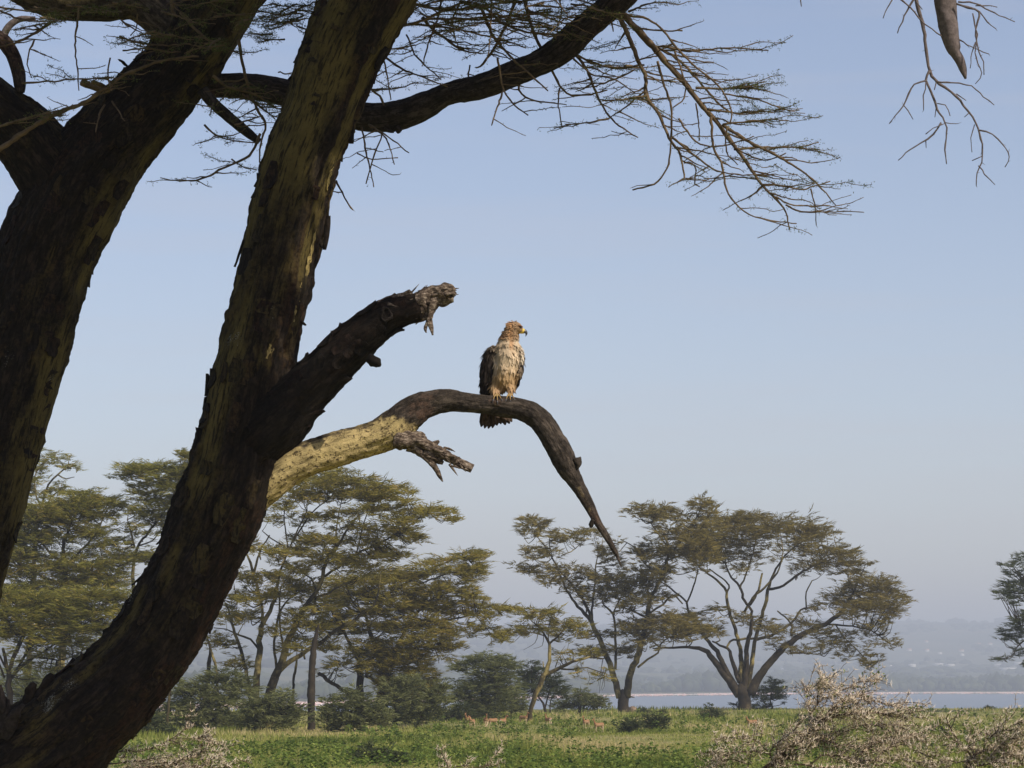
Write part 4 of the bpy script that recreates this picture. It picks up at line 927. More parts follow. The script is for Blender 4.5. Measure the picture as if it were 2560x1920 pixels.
STUB = [(575, 1160, 60, .02), (640, 1092, 84, -.05), (700, 1040, 80, -.1), (755, 985, 68, -.14), (805, 935, 61, -.2), (860, 880, 58, -.26), (925, 822, 55, -.32), (975, 788, 48, -.36), (1020, 775, 40, -.38), (1050, 765, 34, -.40)]
mb, at, st_ = bark_tube(px_line([(a, b, c - 4, d) for a, b, c, d in STUB], Y1), 0.018, 72, 5, fx=fx_limb, lump=0.022, ridge=0.034, amp=0.014)
stub = mb.build('broken_limb', M['shaded_limb'], mroot, vattr=at); stub['label'] = 'thick dark broken limb with splintered end'
# splintered end of it
def shard(mb, pts, Y, rough=.2, seg=14, step=.009):
    """a splintered, fibrous length of wood"""
    P = spline(px_line(pts, Y), step); n = len(P); seg = 14
    C, R = P[:, :3], P[:, 3]; T, N, B = frames(C)
    a = np.arange(seg) / seg * 2 * math.pi
    ring = N[:, None] * np.cos(a)[None, :, None] + B[:, None] * np.sin(a)[None, :, None]
    sd = int(RNG.integers(1000)); s_ = np.arange(n) * step
    q = np.stack([np.cos(a)[None] + 0 * s_[:, None], np.sin(a)[None] + 0 * s_[:, None], s_[:, None] + 0 * a[None]], -1)
    k = 1 + rough * 2.0 * fbm(q * [1.6, 1.6, 12], 3, sd) + rough * 2.2 * (np.abs(fbm(q * [4.5, 4.5, 6], 2, sd + 3)) - .2) + rough * .8 * fbm(q * [9, 9, 22], 2, sd + 6)
    V = (C[:, None] + ring * (R[:, None] * k)[..., None]).reshape(-1, 3)
    i = np.arange(n - 1)[:, None] * seg; j = np.arange(seg)[None]
    qd = np.stack([i + j, i + (j + 1) % seg, i + seg + (j + 1) % seg, i + seg + j], -1).reshape(-1, 4)
    V = np.vstack([V, C[0], C[-1]]); j = np.arange(seg); n0 = n * seg
    tr = np.concatenate([np.stack([(j + 1) % seg, j, np.full(seg, n0)], 1), np.stack([(n - 1) * seg + j, (n - 1) * seg + (j + 1) % seg, np.full(seg, n0 + 1)], 1)])
    mb.add(V, qd, tr)
mb = MB()
for l in [[(1015, 770, 26), (1060, 755, 22), (1098, 735, 17), (1118, 730, 17), (1136, 734, 12)], [(1050, 775, 20), (1080, 760, 14), (1105, 748, 13), (1134, 746, 8)],
          [(985, 755, 16), (1012, 742, 10), (1028, 728, 4)], [(960, 770, 18), (1000, 745, 12), (1040, 742, 10), (1075, 740, 10), (1100, 722, 8), (1118, 716, 3)], [(1040, 790, 16), (1066, 790, 9), (1085, 772, 5)],
          [(1100, 740, 10), (1120, 742, 9), (1138, 728, 4)], [(1105, 735, 10), (1122, 722, 7), (1130, 716, 3)], [(1090, 755, 8), (1110, 762, 5), (1124, 758, 2)], [(950, 764, 12), (975, 748, 8), (990, 735, 3)]]:
    shard(mb, l, Y1 - .38, .4)
rs = np.random.default_rng(9)
for q in range(46):
    t = rs.uniform(0, 1); x = 965 + 150 * t; y = 768 - 34 * t + rs.uniform(-34, 24) * (1 - .55 * t); L = rs.uniform(14, 46); an = math.radians(rs.normal(-14, 22)); d = rs.uniform(-.09, .07)
    P = px_line([(x, y, rs.uniform(2.2, 5), d), (x + L * .5 * math.cos(an), y + L * .5 * math.sin(an) + rs.normal(0, 2), rs.uniform(1.8, 4), d), (x + L * math.cos(an), y + L * math.sin(an), .5, d - .01)], Y1 - .38)
    tube(mb, spline(P, .015), 5)
mb.build('splintered_end', M['deadwood'], stub)
mb = MB()
for l in [[(1078, 755, 9), (1074, 775, 8), (1072, 795, 7), (1076, 815, 5), (1082, 838, 2)], [(1073, 790, 5), (1068, 808, 4), (1064, 822, 3), (1066, 832, 1)], [(1076, 800, 4), (1082, 790, 2)]]:
    shard(mb, l, Y1 - .42, .45)
mb.build('hanging_bark_strip', M['deadwood'], stub)
mb = MB()
for l in [[(930, 900, 14, -.4), (942, 905, 12, -.46), (948, 912, 6, -.5)]]: shard(mb, l, Y1)
mb.build('knot', M['shaded_limb'], stub)
mb = MB()      # ring of bark round an old knot hole
a = np.linspace(0, 2 * math.pi, 17)
jt = 1 + .16 * np.sin(a * 3 + 1) + .1 * np.sin(a * 5)
P = np.stack([966 + 12 * np.cos(a) * jt, 786 + 16 * np.sin(a) * jt, 3.2 + 1.2 * np.sin(a * 2), np.full(17, -.485)], -1)
tube(mb, px_line(P, Y1), 6, cap=False)
mb.build('knot_ring', M['limb'], stub)

PER = [(600, 1262, 44, .06), (655, 1216, 46, .0), (705, 1178, 44, -.02), (750, 1154, 43, -.03), (805, 1134, 43, -.03), (870, 1114, 43.5, -.02), (935, 1096, 44.5, 0), (985, 1072, 48, 0), (1020, 1040, 42, 0), (1060, 1014, 35, 0), (1115, 1002, 28.5, 0), (1160, 1006, 25, 0), (1199, 1010, 23.5, 0),
       (1255, 1014, 25, 0), (1300, 1022, 27, -.02), (1335, 1037, 31, -.04), (1362, 1065, 33, -.06), (1385, 1102, 33, -.08), (1410, 1148, 32, -.1), (1428, 1185, 26, -.12), (1450, 1222, 21, -.14), (1475, 1268, 18, -.17), (1494, 1306, 14, -.2), (1513, 1336, 10, -.22), (1533, 1370, 8, -.24), (1545, 1395, 5, -.25), (1554, 1421, 1.5, -.26)]
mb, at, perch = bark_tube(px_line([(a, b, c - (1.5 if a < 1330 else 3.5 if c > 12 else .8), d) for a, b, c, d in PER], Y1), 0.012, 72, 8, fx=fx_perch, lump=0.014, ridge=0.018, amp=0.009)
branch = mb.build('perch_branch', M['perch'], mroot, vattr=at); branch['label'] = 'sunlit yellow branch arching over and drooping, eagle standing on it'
mb = MB()
for l in [[(985, 1095, 26), (1020, 1098, 23), (1055, 1108, 19), (1085, 1124, 15), (1120, 1142, 12), (1150, 1156, 11), (1181, 1172, 9)], [(1025, 1112, 15), (1060, 1138, 9), (1085, 1165, 7), (1098, 1188, 5), (1107, 1204, 1.5)],
          [(1060, 1130, 12), (1085, 1146, 10), (1108, 1158, 4)], [(1035, 1095, 10), (1052, 1086, 8), (1062, 1090, 4)], [(1085, 1110, 7), (1098, 1102, 3)], [(1105, 1128, 6), (1116, 1118, 3)]]:
    shard(mb, l, Y1 - .06, .28)
for q in range(26):
    t = rs.uniform(0, 1); x = 1020 + 150 * t; y = 1098 + 68 * t + rs.normal(0, 9); L = rs.uniform(14, 40); an = math.radians(rs.normal(26, 14)); d = rs.uniform(-.06, .02)
    P = px_line([(x, y, rs.uniform(2, 4.5), d), (x + L * .5 * math.cos(an), y + L * .5 * math.sin(an) + rs.normal(0, 2), rs.uniform(1.6, 3.4), d), (x + L * math.cos(an), y + L * math.sin(an), .5, d - .01)], Y1 - .06)
    tube(mb, spline(P, .015), 5)
sb = mb.build('side_stub', M['deadwood'], branch); sb['label'] = 'short splintered grey stub forking under the yellow branch'
mb = MB()
for l in [[(1441, 1150, 10, -.14), (1447, 1160, 6, -.16), (1443, 1172, 3, -.16)], [(1485, 1300, 8, -.2), (1478, 1312, 6, -.2), (1480, 1319, 3, -.2)], [(1325, 1052, 5, -.06), (1318, 1056, 4, -.06), (1312, 1054, 2, -.06)], [(1230, 1034, 5), (1260, 1040, 4), (1290, 1044, 3)]]:
    mb = MB(); shard(mb, l, Y1, .25); mb.build('bark_tatter', M['perch'], branch)

# peeling flakes of bark along the trunk edges, each a curled plate
def flake(parent, x, y, Y, w, h, tilt, curl, mat, dx=1):
    n = 6; t = np.linspace(0, 1, n); m = PM(Y)
    rows = []
    for s_ in (-1, 1):
        wd = w * (0.6 + .4 * np.sin(t * 2.6 + .4)) * s_ * .5
        cx = x + np.sin(math.radians(tilt)) * h * t + dx * curl * t ** 2; cy = y + np.cos(math.radians(tilt)) * h * t
        rows.append(W(cx + wd, cy + RNG.normal(0, 1.5, n), Y - .02 * t))
    V = np.concatenate([rows[0], rows[1], rows[0] + [0, .012, 0], rows[1] + [0, .012, 0]])
    q = []
    for i in range(n - 1):
        q += [[i, i + 1, n + i + 1, n + i], [2 * n + i, 3 * n + i, 3 * n + i + 1, 2 * n + i + 1], [i, 2 * n + i, 2 * n + i + 1, i + 1], [n + i, n + i + 1, 3 * n + i + 1, 3 * n + i]]
    q += [[n - 1, 3 * n - 1, 4 * n - 1, 2 * n - 1], [0, n, 3 * n, 2 * n]]
    mb = MB(); mb.add(V, q); return mb.build('bark_flake', mat, parent, smooth=False)
for a in [(812, 540, 14, 85, -3, -6), (801, 575, 10, 50, 2, 14), (600, 598, 7, 70, -14, -6), (745, 785, 6, 30, 25, 14), (509, 935, 10, 55, 4, -8), (886, 300, 16, 60, -6, 6), (505, 990, 7, 34, -4, -4), (470, 1140, 6, 30, -12, -4), (340, 1445, 6, 24, -40, -5), (640, 1310, 8, 40, -22, 6), (590, 1420, 7, 36, -28, 8), (540, 1560, 7, 30, -30, 6), (470, 1672, 6, 26, -40, 6), (770, 725, 8, 45, -6, 5), (735, 860, 7, 30, -4, 6)]:
    flake(main_trunk, a[0] + (9 if a[5] < 0 else -7), a[1], Y1 - .05, a[2], a[3], a[4], a[5], M['bark'])
def plates(parent, R, n, seed, mat, Yc, zr, ang=(-1.7, 1.7), size=(.05, .13), ymax=.46):
    """curled plates of old bark lifting off the limb"""
    r = np.random.default_rng(seed); C, rad = R[:, :3], R[:, 3]; T, N, B = frames(C)
    idx = np.where((C[:, 2] > zr[0]) & (C[:, 2] < zr[1]))[0]
    for q in range(n):
        i = int(r.choice(idx)); a = r.uniform(*ang); L = r.uniform(*size) * 1.6; w = r.uniform(*size) * .55
        nn_ = nrm(N[i] * math.cos(a) + B[i] * math.sin(a)); tt = T[i]; ss = np.cross(tt, nn_)
        c = C[i] + nn_ * (rad[i] + .004); m = 5; u = np.linspace(-1, 1, m)
        V = []
        for th in (0, .010):
            for sgn in (-1, 0, 1):
                V.append(c + tt * (u * L * .5)[:, None] + ss * (sgn * w * (1 - .45 * np.abs(u) ** 2) * r.uniform(.8, 1.15, m))[:, None] + nn_ * (th + .014 * np.abs(u) ** 2 * r.uniform(.4, 1.5) - (abs(sgn) * w) ** 2 / (2 * rad[i]) - .003)[:, None])
        V = np.concatenate(V); f = []
        for k_ in range(2):
            for s_ in range(2):
                for j in range(m - 1):
                    b0 = (k_ * 3 + s_) * m + j; b1 = b0 + m; f.append([b0, b0 + 1, b1 + 1, b1] if k_ else [b0, b1, b1 + 1, b0 + 1])
        for s_ in (0, 2):
            for j in range(m - 1): f.append([s_ * m + j, s_ * m + j + 1, (3 + s_) * m + j + 1, (3 + s_) * m + j])
        for s_ in range(2):
            for j in (0, m - 1): f.append([s_ * m + j, (s_ + 1) * m + j, (4 + s_) * m + j, (3 + s_) * m + j])
        mb = MB(); mb.add(V, f)
        mb.build('bark_plate', mat, parent, smooth=False, vattr={'yel': np.full(len(V), r.uniform(.08, 1) * ymax), 'red': np.full(len(V), r.uniform(.2, .8)), 'lich': np.full(len(V), r.uniform(.1, .4)), 'bco': V})
def painted_sun(parent, R, ya, yb, right, w, mat, seed):
    """ribbon of yellow bark lightened to put the sun on the trunk edge into its colour"""
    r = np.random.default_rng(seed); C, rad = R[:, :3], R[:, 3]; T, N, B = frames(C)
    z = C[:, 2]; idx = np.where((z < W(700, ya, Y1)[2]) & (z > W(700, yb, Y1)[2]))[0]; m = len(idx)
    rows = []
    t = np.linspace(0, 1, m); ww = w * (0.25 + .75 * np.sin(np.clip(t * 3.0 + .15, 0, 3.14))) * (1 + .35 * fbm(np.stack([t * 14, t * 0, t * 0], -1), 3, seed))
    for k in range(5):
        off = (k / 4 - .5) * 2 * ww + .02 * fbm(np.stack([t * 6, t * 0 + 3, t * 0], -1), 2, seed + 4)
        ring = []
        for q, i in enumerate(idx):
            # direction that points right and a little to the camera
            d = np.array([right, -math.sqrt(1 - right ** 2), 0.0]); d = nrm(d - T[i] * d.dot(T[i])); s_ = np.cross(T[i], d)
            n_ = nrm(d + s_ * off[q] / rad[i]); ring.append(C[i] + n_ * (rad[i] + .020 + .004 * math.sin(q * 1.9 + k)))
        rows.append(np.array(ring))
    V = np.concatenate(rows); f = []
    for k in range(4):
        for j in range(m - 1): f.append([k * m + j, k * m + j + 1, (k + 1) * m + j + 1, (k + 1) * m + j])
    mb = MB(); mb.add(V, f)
    mb.build('painted_sun_strip', mat, parent, vattr={'yel': np.clip(.75 + .4 * fbm(V * 14, 3, seed), 0, 1), 'red': np.full(len(V), .3), 'lich': np.full(len(V), .1), 'bco': V})
painted_sun(main_trunk, trunk_main, 560, 800, .86, .020, M['strip'], 3)
painted_sun(main_trunk, trunk_main, 390, 470, .88, .014, M['strip'], 4)
painted_sun(main_trunk, trunk_main, 835, 900, .45, .022, M['strip'], 5)
plates(main_trunk, trunk_main, 95, 5, M['bark'], Y1, (1.2, 6.6))
plates(stub, st_, 22, 6, M['shaded_limb'], Y1, (3.5, 6), ymax=.1)
mb = MB()
for l in [[(60, 1800, 34), (72, 1750, 20), (78, 1722, 15), (88, 1708, 7)], [(112, 1745, 28), (118, 1712, 15), (126, 1692, 11), (130, 1684, 5)]]:
    mb = MB(); shard(mb, l, Y1 - .1, .25); mb.build('knob', M['bark'], mroot)
mb = MB()
for l in [[(-30, 1880, 26, -.1), (-5, 1800, 18, -.2), (4, 1760, 12, -.25), (1, 1712, 3, -.25)], [(15, 1840, 18, -.2), (34, 1788, 13, -.26), (60, 1762, 4, -.28)], [(-10, 1830, 14, -.24), (18, 1780, 8, -.26), (22, 1748, 2, -.26)]]:
    mb = MB(); shard(mb, l, Y1 - .1, .3); mb.build('short_stub', M['limb'], mroot)

# --- forked tree behind it, at the left edge
lroot = empty('forked_fever_tree', (W(-420, 2560, Y2)[0], Y2, 0))
tag(lroot, 'dark forked trunk with yellow patches at the left edge, limbs spreading overhead', 'tree')
TL = [(-430, 2560, 250), (-370, 2350, 200), (-290, 2050, 160), (-200, 1750, 134), (-130, 1500, 122), (-66, 1290, 119), (0, 1050, 116), (48, 880, 116), (86, 740, 119), (128, 610, 124), (172, 520, 128), (225, 430, 124), (290, 345, 112), (385, 242, 100), (475, 130, 92), (565, 0, 86), (640, -120, 80), (740, -300, 66), (820, -480, 46)]
mb, at, trunk_left = bark_tube(px_line([(a, b, c - 5) for a, b, c in TL], Y2), 0.024, 120, 13, fx=fx_left, lump=0.03, ridge=0.055, amp=0.016)
left_trunk = mb.build('trunk', M['bark'], lroot, vattr=at)
plates(left_trunk, trunk_left, 70, 7, M['bark'], Y2, (2.5, 6.8))
def limb(pts, Y, name, mat, parent, seed, fx=fx_limb, seg=48, step=.03, **kw):
    mb, at, R = bark_tube(px_line(pts, Y), step, seg, seed, fx=fx, **kw)
    return mb.build(name, mat, parent, vattr=at), R
limb([(190, 520, 90), (120, 420, 92, -.05), (60, 340, 84, -.1), (0, 285, 76, -.15), (-120, 180, 66, -.2), (-300, 40, 52, -.2), (-420, -200, 40, -.2)], Y2, 'limb', M['bark'], lroot, 15, fx=fx_left, seg=80, lump=.02, ridge=.014)
limb([(480, 110, 60), (430, 55, 58), (350, -5, 60), (240, -12, 68), (120, -30, 70), (-20, -110, 66), (-180, -240, 55)], Y2, 'limb', M['perch'], lroot, 16, fx=fx_left, seg=80, lump=.015, ridge=.008)
limb([(470, 210, 30, .05), (540, 214, 29, .1), (620, 216, 32, .12), (720, 234, 34, .12), (820, 270, 36, .1), (910, 291, 34, .05), (990, 288, 34), (1063, 262, 31, -.05), (1124, 233, 27.5, -.1), (1200, 217, 32, -.15), (1298, 178, 33, -.2), (1360, 152, 31, -.25), (1410, 118, 35, -.3), (1455, 75, 34, -.35), (1515, 25, 34, -.4), (1560, -15, 36, -.45), (1640, -110, 34, -.5), (1760, -260, 26, -.5)], Y2, 'long_limb', M['limb'], lroot, 17, seg=56, step=.025, lump=.012, ridge=.010)
limb([(505, 225, 16), (530, 255, 15), (575, 295, 14), (615, 328, 13), (648, 354, 9)], Y2 - .1, 'broken_branch', M['limb'], lroot, 18, seg=24, step=.02, lump=.006, ridge=.004)
limb([(-90, 170, 26), (-40, 95, 22), (0, 98, 20), (28, 130, 18), (46, 180, 17), (50, 215, 15), (52, 232, 10)], Y2 - .3, 'curled_branch', M['limb'], lroot, 19, seg=24, step=.02, lump=.008, ridge=.004)
limb([(5, 98, 10), (22, 66, 9), (50, 48, 8), (88, 47, 6)], Y2 - .3, 'curled_branch', M['palewood'], lroot, 20, seg=16, step=.02, lump=.004, ridge=.002)
mb = MB()
for l in [[(990, 318, 10), (996, 326, 8), (992, 332, 4)], [(960, 322, 8), (975, 328, 5), (985, 330, 3)]]:
    mb = MB(); shard(mb, l, Y2 - .05, .2); mb.build('bark_tatter', M['limb'], lroot)
for a in [(243, 590, 8, 36, 8, 6), (247, 585, 5, 22, 30, 10), (222, 640, 7, 50, -4, 3), (278, 530, 6, 22, 10, 6), (128, 920, 5, 22, 30, 14), (160, 860, 5, 18, 20, 8), (108, 1060, 5, 26, 0, 3), (95, 1085, 4, 14, 35, 8), (325, 165, 10, 22, -140, -6)]:
    flake(left_trunk, a[0] - 8, a[1], Y2 - .05, a[2], a[3], a[4], a[5], M['bark'])

# --- fine twigs with thorns and small leaves
class Twigs:
    def __init__(s): s.ws = []; s.w = MB(); s.l = MB(); s.loose = MB()
    def line(s, pts, Y, r0, r1, kids=0, leafy=0.5, dy=0.0, spread=None, klen=(50, 150), horiz=0.8, own=True):
        s.w = MB() if own else s.loose
        if own: s.ws.append(s.w)
        p = np.array(pts, float); n = len(p); t = np.linspace(0, 1, n)
        P = np.concatenate([W(p[:, 0], p[:, 1], Y + dy * t), (r0 + (r1 - r0) * t)[:, None] * Y / F_PX], 1)
        P = spline(P, .035); k = len(P)
        P[1:, :3] += RNG.normal(0, .0022, (k - 1, 3)); P[:, 3] *= 1 + .22 * np.abs(RNG.normal(0, 1, k))
        tube(s.w, P, 5)
        T = nrm(np.gradient(P[:, :3], axis=0))
        # nodes and thorns
        for i in range(2, k, 2):
            if RNG.uniform() < .55:
                d = nrm(RNG.normal(size=3)); e = P[i, :3] + d * RNG.uniform(.012, .035)
                tube(s.w, np.array([[*P[i, :3], .0022], [*e, .0006]]), 3, cap=False)
        if leafy > 0:
            m = int(k * leafy * 2.0)
            i = RNG.integers(1, k, m); c = P[i, :3] + RNG.normal(0, .012, (m, 3)); d = nrm(RNG.normal(size=(m, 3)) * [1, 1, .5])
            for g in range(4):
                cc = c + d * (.004 + .008 * g); ww = nrm(np.cross(d, RNG.normal(size=(m, 3))))
                strips(s.l, cc + ww * .006, ww + d * .5, .016, .0045, np.clip(RNG.normal(.5, .25, m), 0, 1))
        for q in range(kids):
            i = int(RNG.uniform(.2, .98) * (k - 1)); b = P[i, :3]
            x = 1280 + b[0] / b[1] * F_PX * 1.0
            sgn = spread if spread is not None else (1 if RNG.uniform() < .5 else -1)
            if spread is not None and RNG.uniform() < .25: sgn = -sgn
            L = RNG.uniform(*klen) * b[1] / F_PX
            d = nrm(T[i] * RNG.uniform(.1, .5) + np.array([sgn * horiz, RNG.uniform(-.5, .5), RNG.uniform(-.25, .2)]))
            up = RNG.uniform(-.12, .16)
            tt = np.linspace(0, 1, 5)[:, None]
            Q = b + d * L * tt + np.array([0, 0, 1.]) * up * L * tt ** 2 + RNG.normal(0, .02 * L, (5, 3)) * (tt > 0)
            r_ = P[i, 3] * .55
            QQ = spline(np.concatenate([Q, np.linspace(min(r_, .005), .0016, 5)[:, None]], 1), .03); kk = len(QQ)
            QQ[1:, :3] += RNG.normal(0, .0018, (kk - 1, 3)); QQ[:, 3] *= 1 + .3 * np.abs(RNG.normal(0, 1, kk))
            tube(s.w, QQ, 4)
            for i2 in range(1, kk):
                if RNG.uniform() < .7:
                    dd = nrm(RNG.normal(size=3)); e = QQ[i2, :3] + dd * RNG.uniform(.008, .024)
                    tube(s.w, np.array([[*QQ[i2, :3], .0019], [*e, .0006]]), 3, cap=False)
            if leafy > 0 and RNG.uniform() < .75:
                m = int(kk * leafy * 3.2)
                i2 = RNG.integers(0, kk, m); c = QQ[i2, :3] + RNG.normal(0, .010, (m, 3)); d2 = nrm(RNG.normal(size=(m, 3)) * [1, 1, .5])
                for g in range(4):
                    cc = c + d2 * (.004 + .008 * g); ww = nrm(np.cross(d2, RNG.normal(size=(m, 3))))
                    strips(s.l, cc + ww * .006, ww + d2 * .5, .016, .0045, np.clip(RNG.normal(.5, .25, m), 0, 1))
    def build(s, parent, mat=None):
        for b in s.ws: b.build('twig', mat or M['twig'], parent)
        if s.loose.n: s.loose.build('fine_twigs', mat or M['twig'], parent)['kind'] = 'stuff'
        if s.l.n: s.l.build('leaves', M['leaf_near'], parent, smooth=False)

def zz(z, pts): return [z(*p) for p in pts]
z1 = Z(0, 0, .452); z2 = Z(900, 0, .3617); z3 = Z(1500, 0, .479)
tw = Twigs()
YS = Y2 - .45
# the long spray hanging right of centre
for pts, r0, r1, kids, lf in [
    ([(60, 20), (200, 160), (330, 310), (440, 430), (520, 540), (620, 650), (700, 760), (780, 870), (850, 970), (920, 1040), (970, 1110), (990, 1205)], 8.5, 1.2, 16, .35),
    ([(90, 60), (150, 190), (200, 320), (240, 410), (240, 500), (310, 600), (360, 720), (410, 790), (430, 860), (440, 930), (400, 950), (360, 975)], 6, 1.0, 14, .3),
    ([(120, 80), (260, 220), (420, 320), (520, 430), (640, 560), (690, 590)], 4, 1.6, 8, .4),
    ([(300, 320), (330, 430), (370, 560), (370, 760), (350, 880), (280, 960), (170, 990)], 3.0, 1.6, 2, 0),
    ([(640, 650), (760, 730), (900, 800), (1000, 860), (1090, 920), (1160, 990), (1230, 1070)], 4, 1.2, 4, .1),
    ([(580, 610), (590, 760), (640, 870), (650, 960), (690, 1040), (780, 1120), (890, 1150), (1025, 1165)], 3.2, 1.2, 5, .2),
    ([(380, 720), (480, 800), (590, 880), (700, 910), (910, 912)], 2.6, 1.2, 4, .2), ([(970, 1070), (1050, 1105), (1200, 1105), (1380, 1105)], 2.4, 1.0, 3, .1),
    ([(850, 965), (960, 970), (1050, 990), (1200, 945)], 3.0, 1.2, 6, 1.0), ([(920, 1030), (1010, 1070), (1200, 1075)], 2.4, 1.2, 2, .1), ([(1100, 985), (1120, 1070), (1128, 1175)], 1.8, 1, 1, .2),
    ([(700, 780), (830, 770), (960, 770), (1060, 765), (1140, 740)], 2.8, 1.2, 6, 1.0), ([(500, 460), (640, 462), (760, 455), (860, 425)], 3.2, 1.4, 8, 1.5), ([(640, 490), (820, 520), (960, 570), (1040, 575)], 2.2, 1, 3, .3),
    ([(560, 570), (660, 585), (760, 590), (960, 575)], 2.8, 1.2, 7, 1.2), ([(640, 650), (800, 630), (925, 625)], 2.6, 1.2, 6, 1.0), ([(330, 240), (440, 265), (540, 260), (700, 250), (880, 265)], 2.8, 1.5, 5, .6),
    ([(150, 80), (250, 100), (330, 160), (400, 250), (500, 350), (600, 430), (660, 510), (690, 590), (680, 640)], 3.0, 1.6, 3, 0), ([(200, 150), (330, 160), (430, 162)], 2.4, 1.8, 1, 0),
    ([(390, 270), (440, 420), (440, 510), (380, 560)], 2.2, 1.4, 2, .2), ([(500, 540), (515, 640), (518, 730)], 2, 1.2, 1, 0), ([(410, 620), (500, 740), (600, 765), (720, 740), (800, 712)], 2.4, 1.2, 3, .2),
    ([(240, 500), (140, 520), (20, 525)], 2.4, 1.2, 5, 1.0), ([(230, 340), (100, 350), (-20, 345)], 2.6, 1.2, 6, .6), ([(230, 480), (120, 570), (40, 620)], 2.2, 1.2, 3, .3), ([(240, 410), (330, 420), (430, 430)], 2.2, 1.2, 3, .4),
    ([(150, 60), (220, 30), (295, 8)], 3, 1.4, 3, .6), ([(130, 170), (80, 250)], 2.4, 1.2, 3, .8), ([(60, 110), (70, 165)], 2.2, 1.4, 0, 0), ([(440, 850), (480, 850), (500, 890), (495, 960), (520, 975)], 2, 1.2, 1, 0),
    ([(700, 770), (820, 830), (900, 830), (970, 800)], 2, 1.2, 2, .4), ([(660, 660), (660, 790), (720, 860)], 2, 1.2, 2, .3)]:
    tw.line(zz(z3, pts), YS + RNG.uniform(-.3, .3), r0, r1, kids, lf, dy=RNG.uniform(-.35, .35), spread=1)
# the tangle above and below the long dark limb
for pts, r0, r1, kids, lf in [
    ([(1130, -20), (1180, 170), (1250, 330), (1310, 450), (1380, 590), (1460, 655), (1600, 650), (1710, 625)], 4.4, 1.6, 3, .1), ([(1380, 610), (1370, 700), (1395, 880)], 2.2, 1.2, 1, 0),
    ([(830, 40), (920, 250), (1000, 350), (1080, 430), (1200, 540), (1300, 625)], 4, 1.6, 5, .2), ([(950, 400), (970, 500), (990, 620), (1060, 720), (1160, 795)], 3, 1.4, 2, .1), ([(990, 620), (950, 740), (910, 865)], 2.4, 1.4, 1, 0),
    ([(1130, 500), (1100, 620), (1180, 690), (1310, 710), (1425, 720)], 2.8, 1.2, 3, .2), ([(1440, 300), (1480, 360), (1570, 490), (1640, 660), (1720, 800), (1790, 870), (1920, 950)], 4, 1.4, 7, .25),
    ([(1720, 820), (1560, 850), (1420, 857)], 2.2, 1.2, 3, .5), ([(180, 400), (300, 480), (450, 540), (600, 600)], 2.8, 1.4, 5, .3), ([(430, 120), (500, 200), (620, 290), (720, 350), (840, 370)], 4, 1.6, 6, .4),
    ([(260, 190), (340, 170), (600, 190), (800, 230), (1000, 280), (1150, 330)], 3.2, 1.4, 12, .8), ([(430, 130), (700, 130), (1000, 110), (1300, 80)], 3, 1.4, 12, .6), ([(320, 240), (400, 400), (560, 550)], 2.4, 1.4, 4, .3),
    ([(1080, -10), (960, 280), (850, 440), (800, 470)], 4, 1.8, 5, .3), ([(760, 450), (750, 540), (800, 600), (810, 680)], 2.2, 1.2, 1, 0), ([(160, 380), (190, 530), (210, 690)], 2.2, 1.2, 2, .2), ([(70, 620), (250, 610), (400, 570)], 2.6, 1.2, 4, .9),
    ([(60, 600), (150, 690), (170, 800), (150, 930), (90, 1100), (40, 1270)], 2.8, 1.4, 3, .1), ([(60, 860), (180, 960), (240, 1140)], 2.2, 1.2, 1, 0), ([(60, 860), (200, 950), (340, 1060)], 2.2, 1.2, 2, 0), ([(10, 880), (50, 1080), (95, 1290)], 2.4, 1.2, 2, 0), ([(-20, 1060), (80, 1100), (260, 1090)], 1.8, 1.1, 0, 0),
    ([(250, 180), (420, 150), (600, 60), (800, -10)], 4, 2.2, 8, .8), ([(200, 340), (300, 330), (380, 310)], 2.2, 1.2, 3, .3), ([(380, 30), (620, 70), (830, 40), (1100, 10)], 4, 2.2, 10, .8), ([(870, 60), (1000, 170), (1200, 230), (1420, 240)], 3.2, 1.5, 8, .5),
    ([(1150, 60), (1260, 110), (1440, 170)], 3, 1.5, 6, .6), ([(560, -20), (540, 120), (480, 280), (430, 460)], 3, 1.4, 4, .3), ([(1500, 380), (1600, 430), (1760, 470), (1900, 460)], 3, 1.4, 9, .5), ([(1470, 400), (1600, 510), (1760, 550), (1900, 640)], 2.4, 1.2, 5, .3), ([(1900, 480), (1760, 550), (1600, 600), (1460, 615)], 2.2, 1.1, 4, .4),
    ([(1980, 660), (1800, 690), (1640, 690)], 2.4, 1.2, 5, .9), ([(910, -10), (905, 200), (880, 420)], 2.2, 1.2, 3, .2), ([(1380, -10), (1390, 90), (1350, 260)], 2.2, 1.2, 2, .3), ([(700, -10), (640, 160), (680, 330)], 2.4, 1.2, 4, .4)]:
    tw.line(zz(z2, pts), YS + RNG.uniform(-.5, .5), r0, r1, kids, lf, dy=RNG.uniform(-.4, .4), klen=(40, 120))
for q in range(46):       # leafy sprays in the corner between trunk and limb, running up out of the frame
    x, y = RNG.uniform(1000, 1480), RNG.uniform(-60, 70); L = RNG.uniform(60, 190) * (1 if RNG.uniform() < .6 else -1); g = RNG.uniform(-10, 55)
    tw.line([(x, y), (x + L * .5, y + g * .3), (x + L, y + g)], YS + RNG.uniform(-.8, .8), 2.4, 1.1, 3, RNG.uniform(.3, 1.2), dy=RNG.uniform(-.4, .4), klen=(30, 80), own=False)
tw.build(lroot)
tw = Twigs()
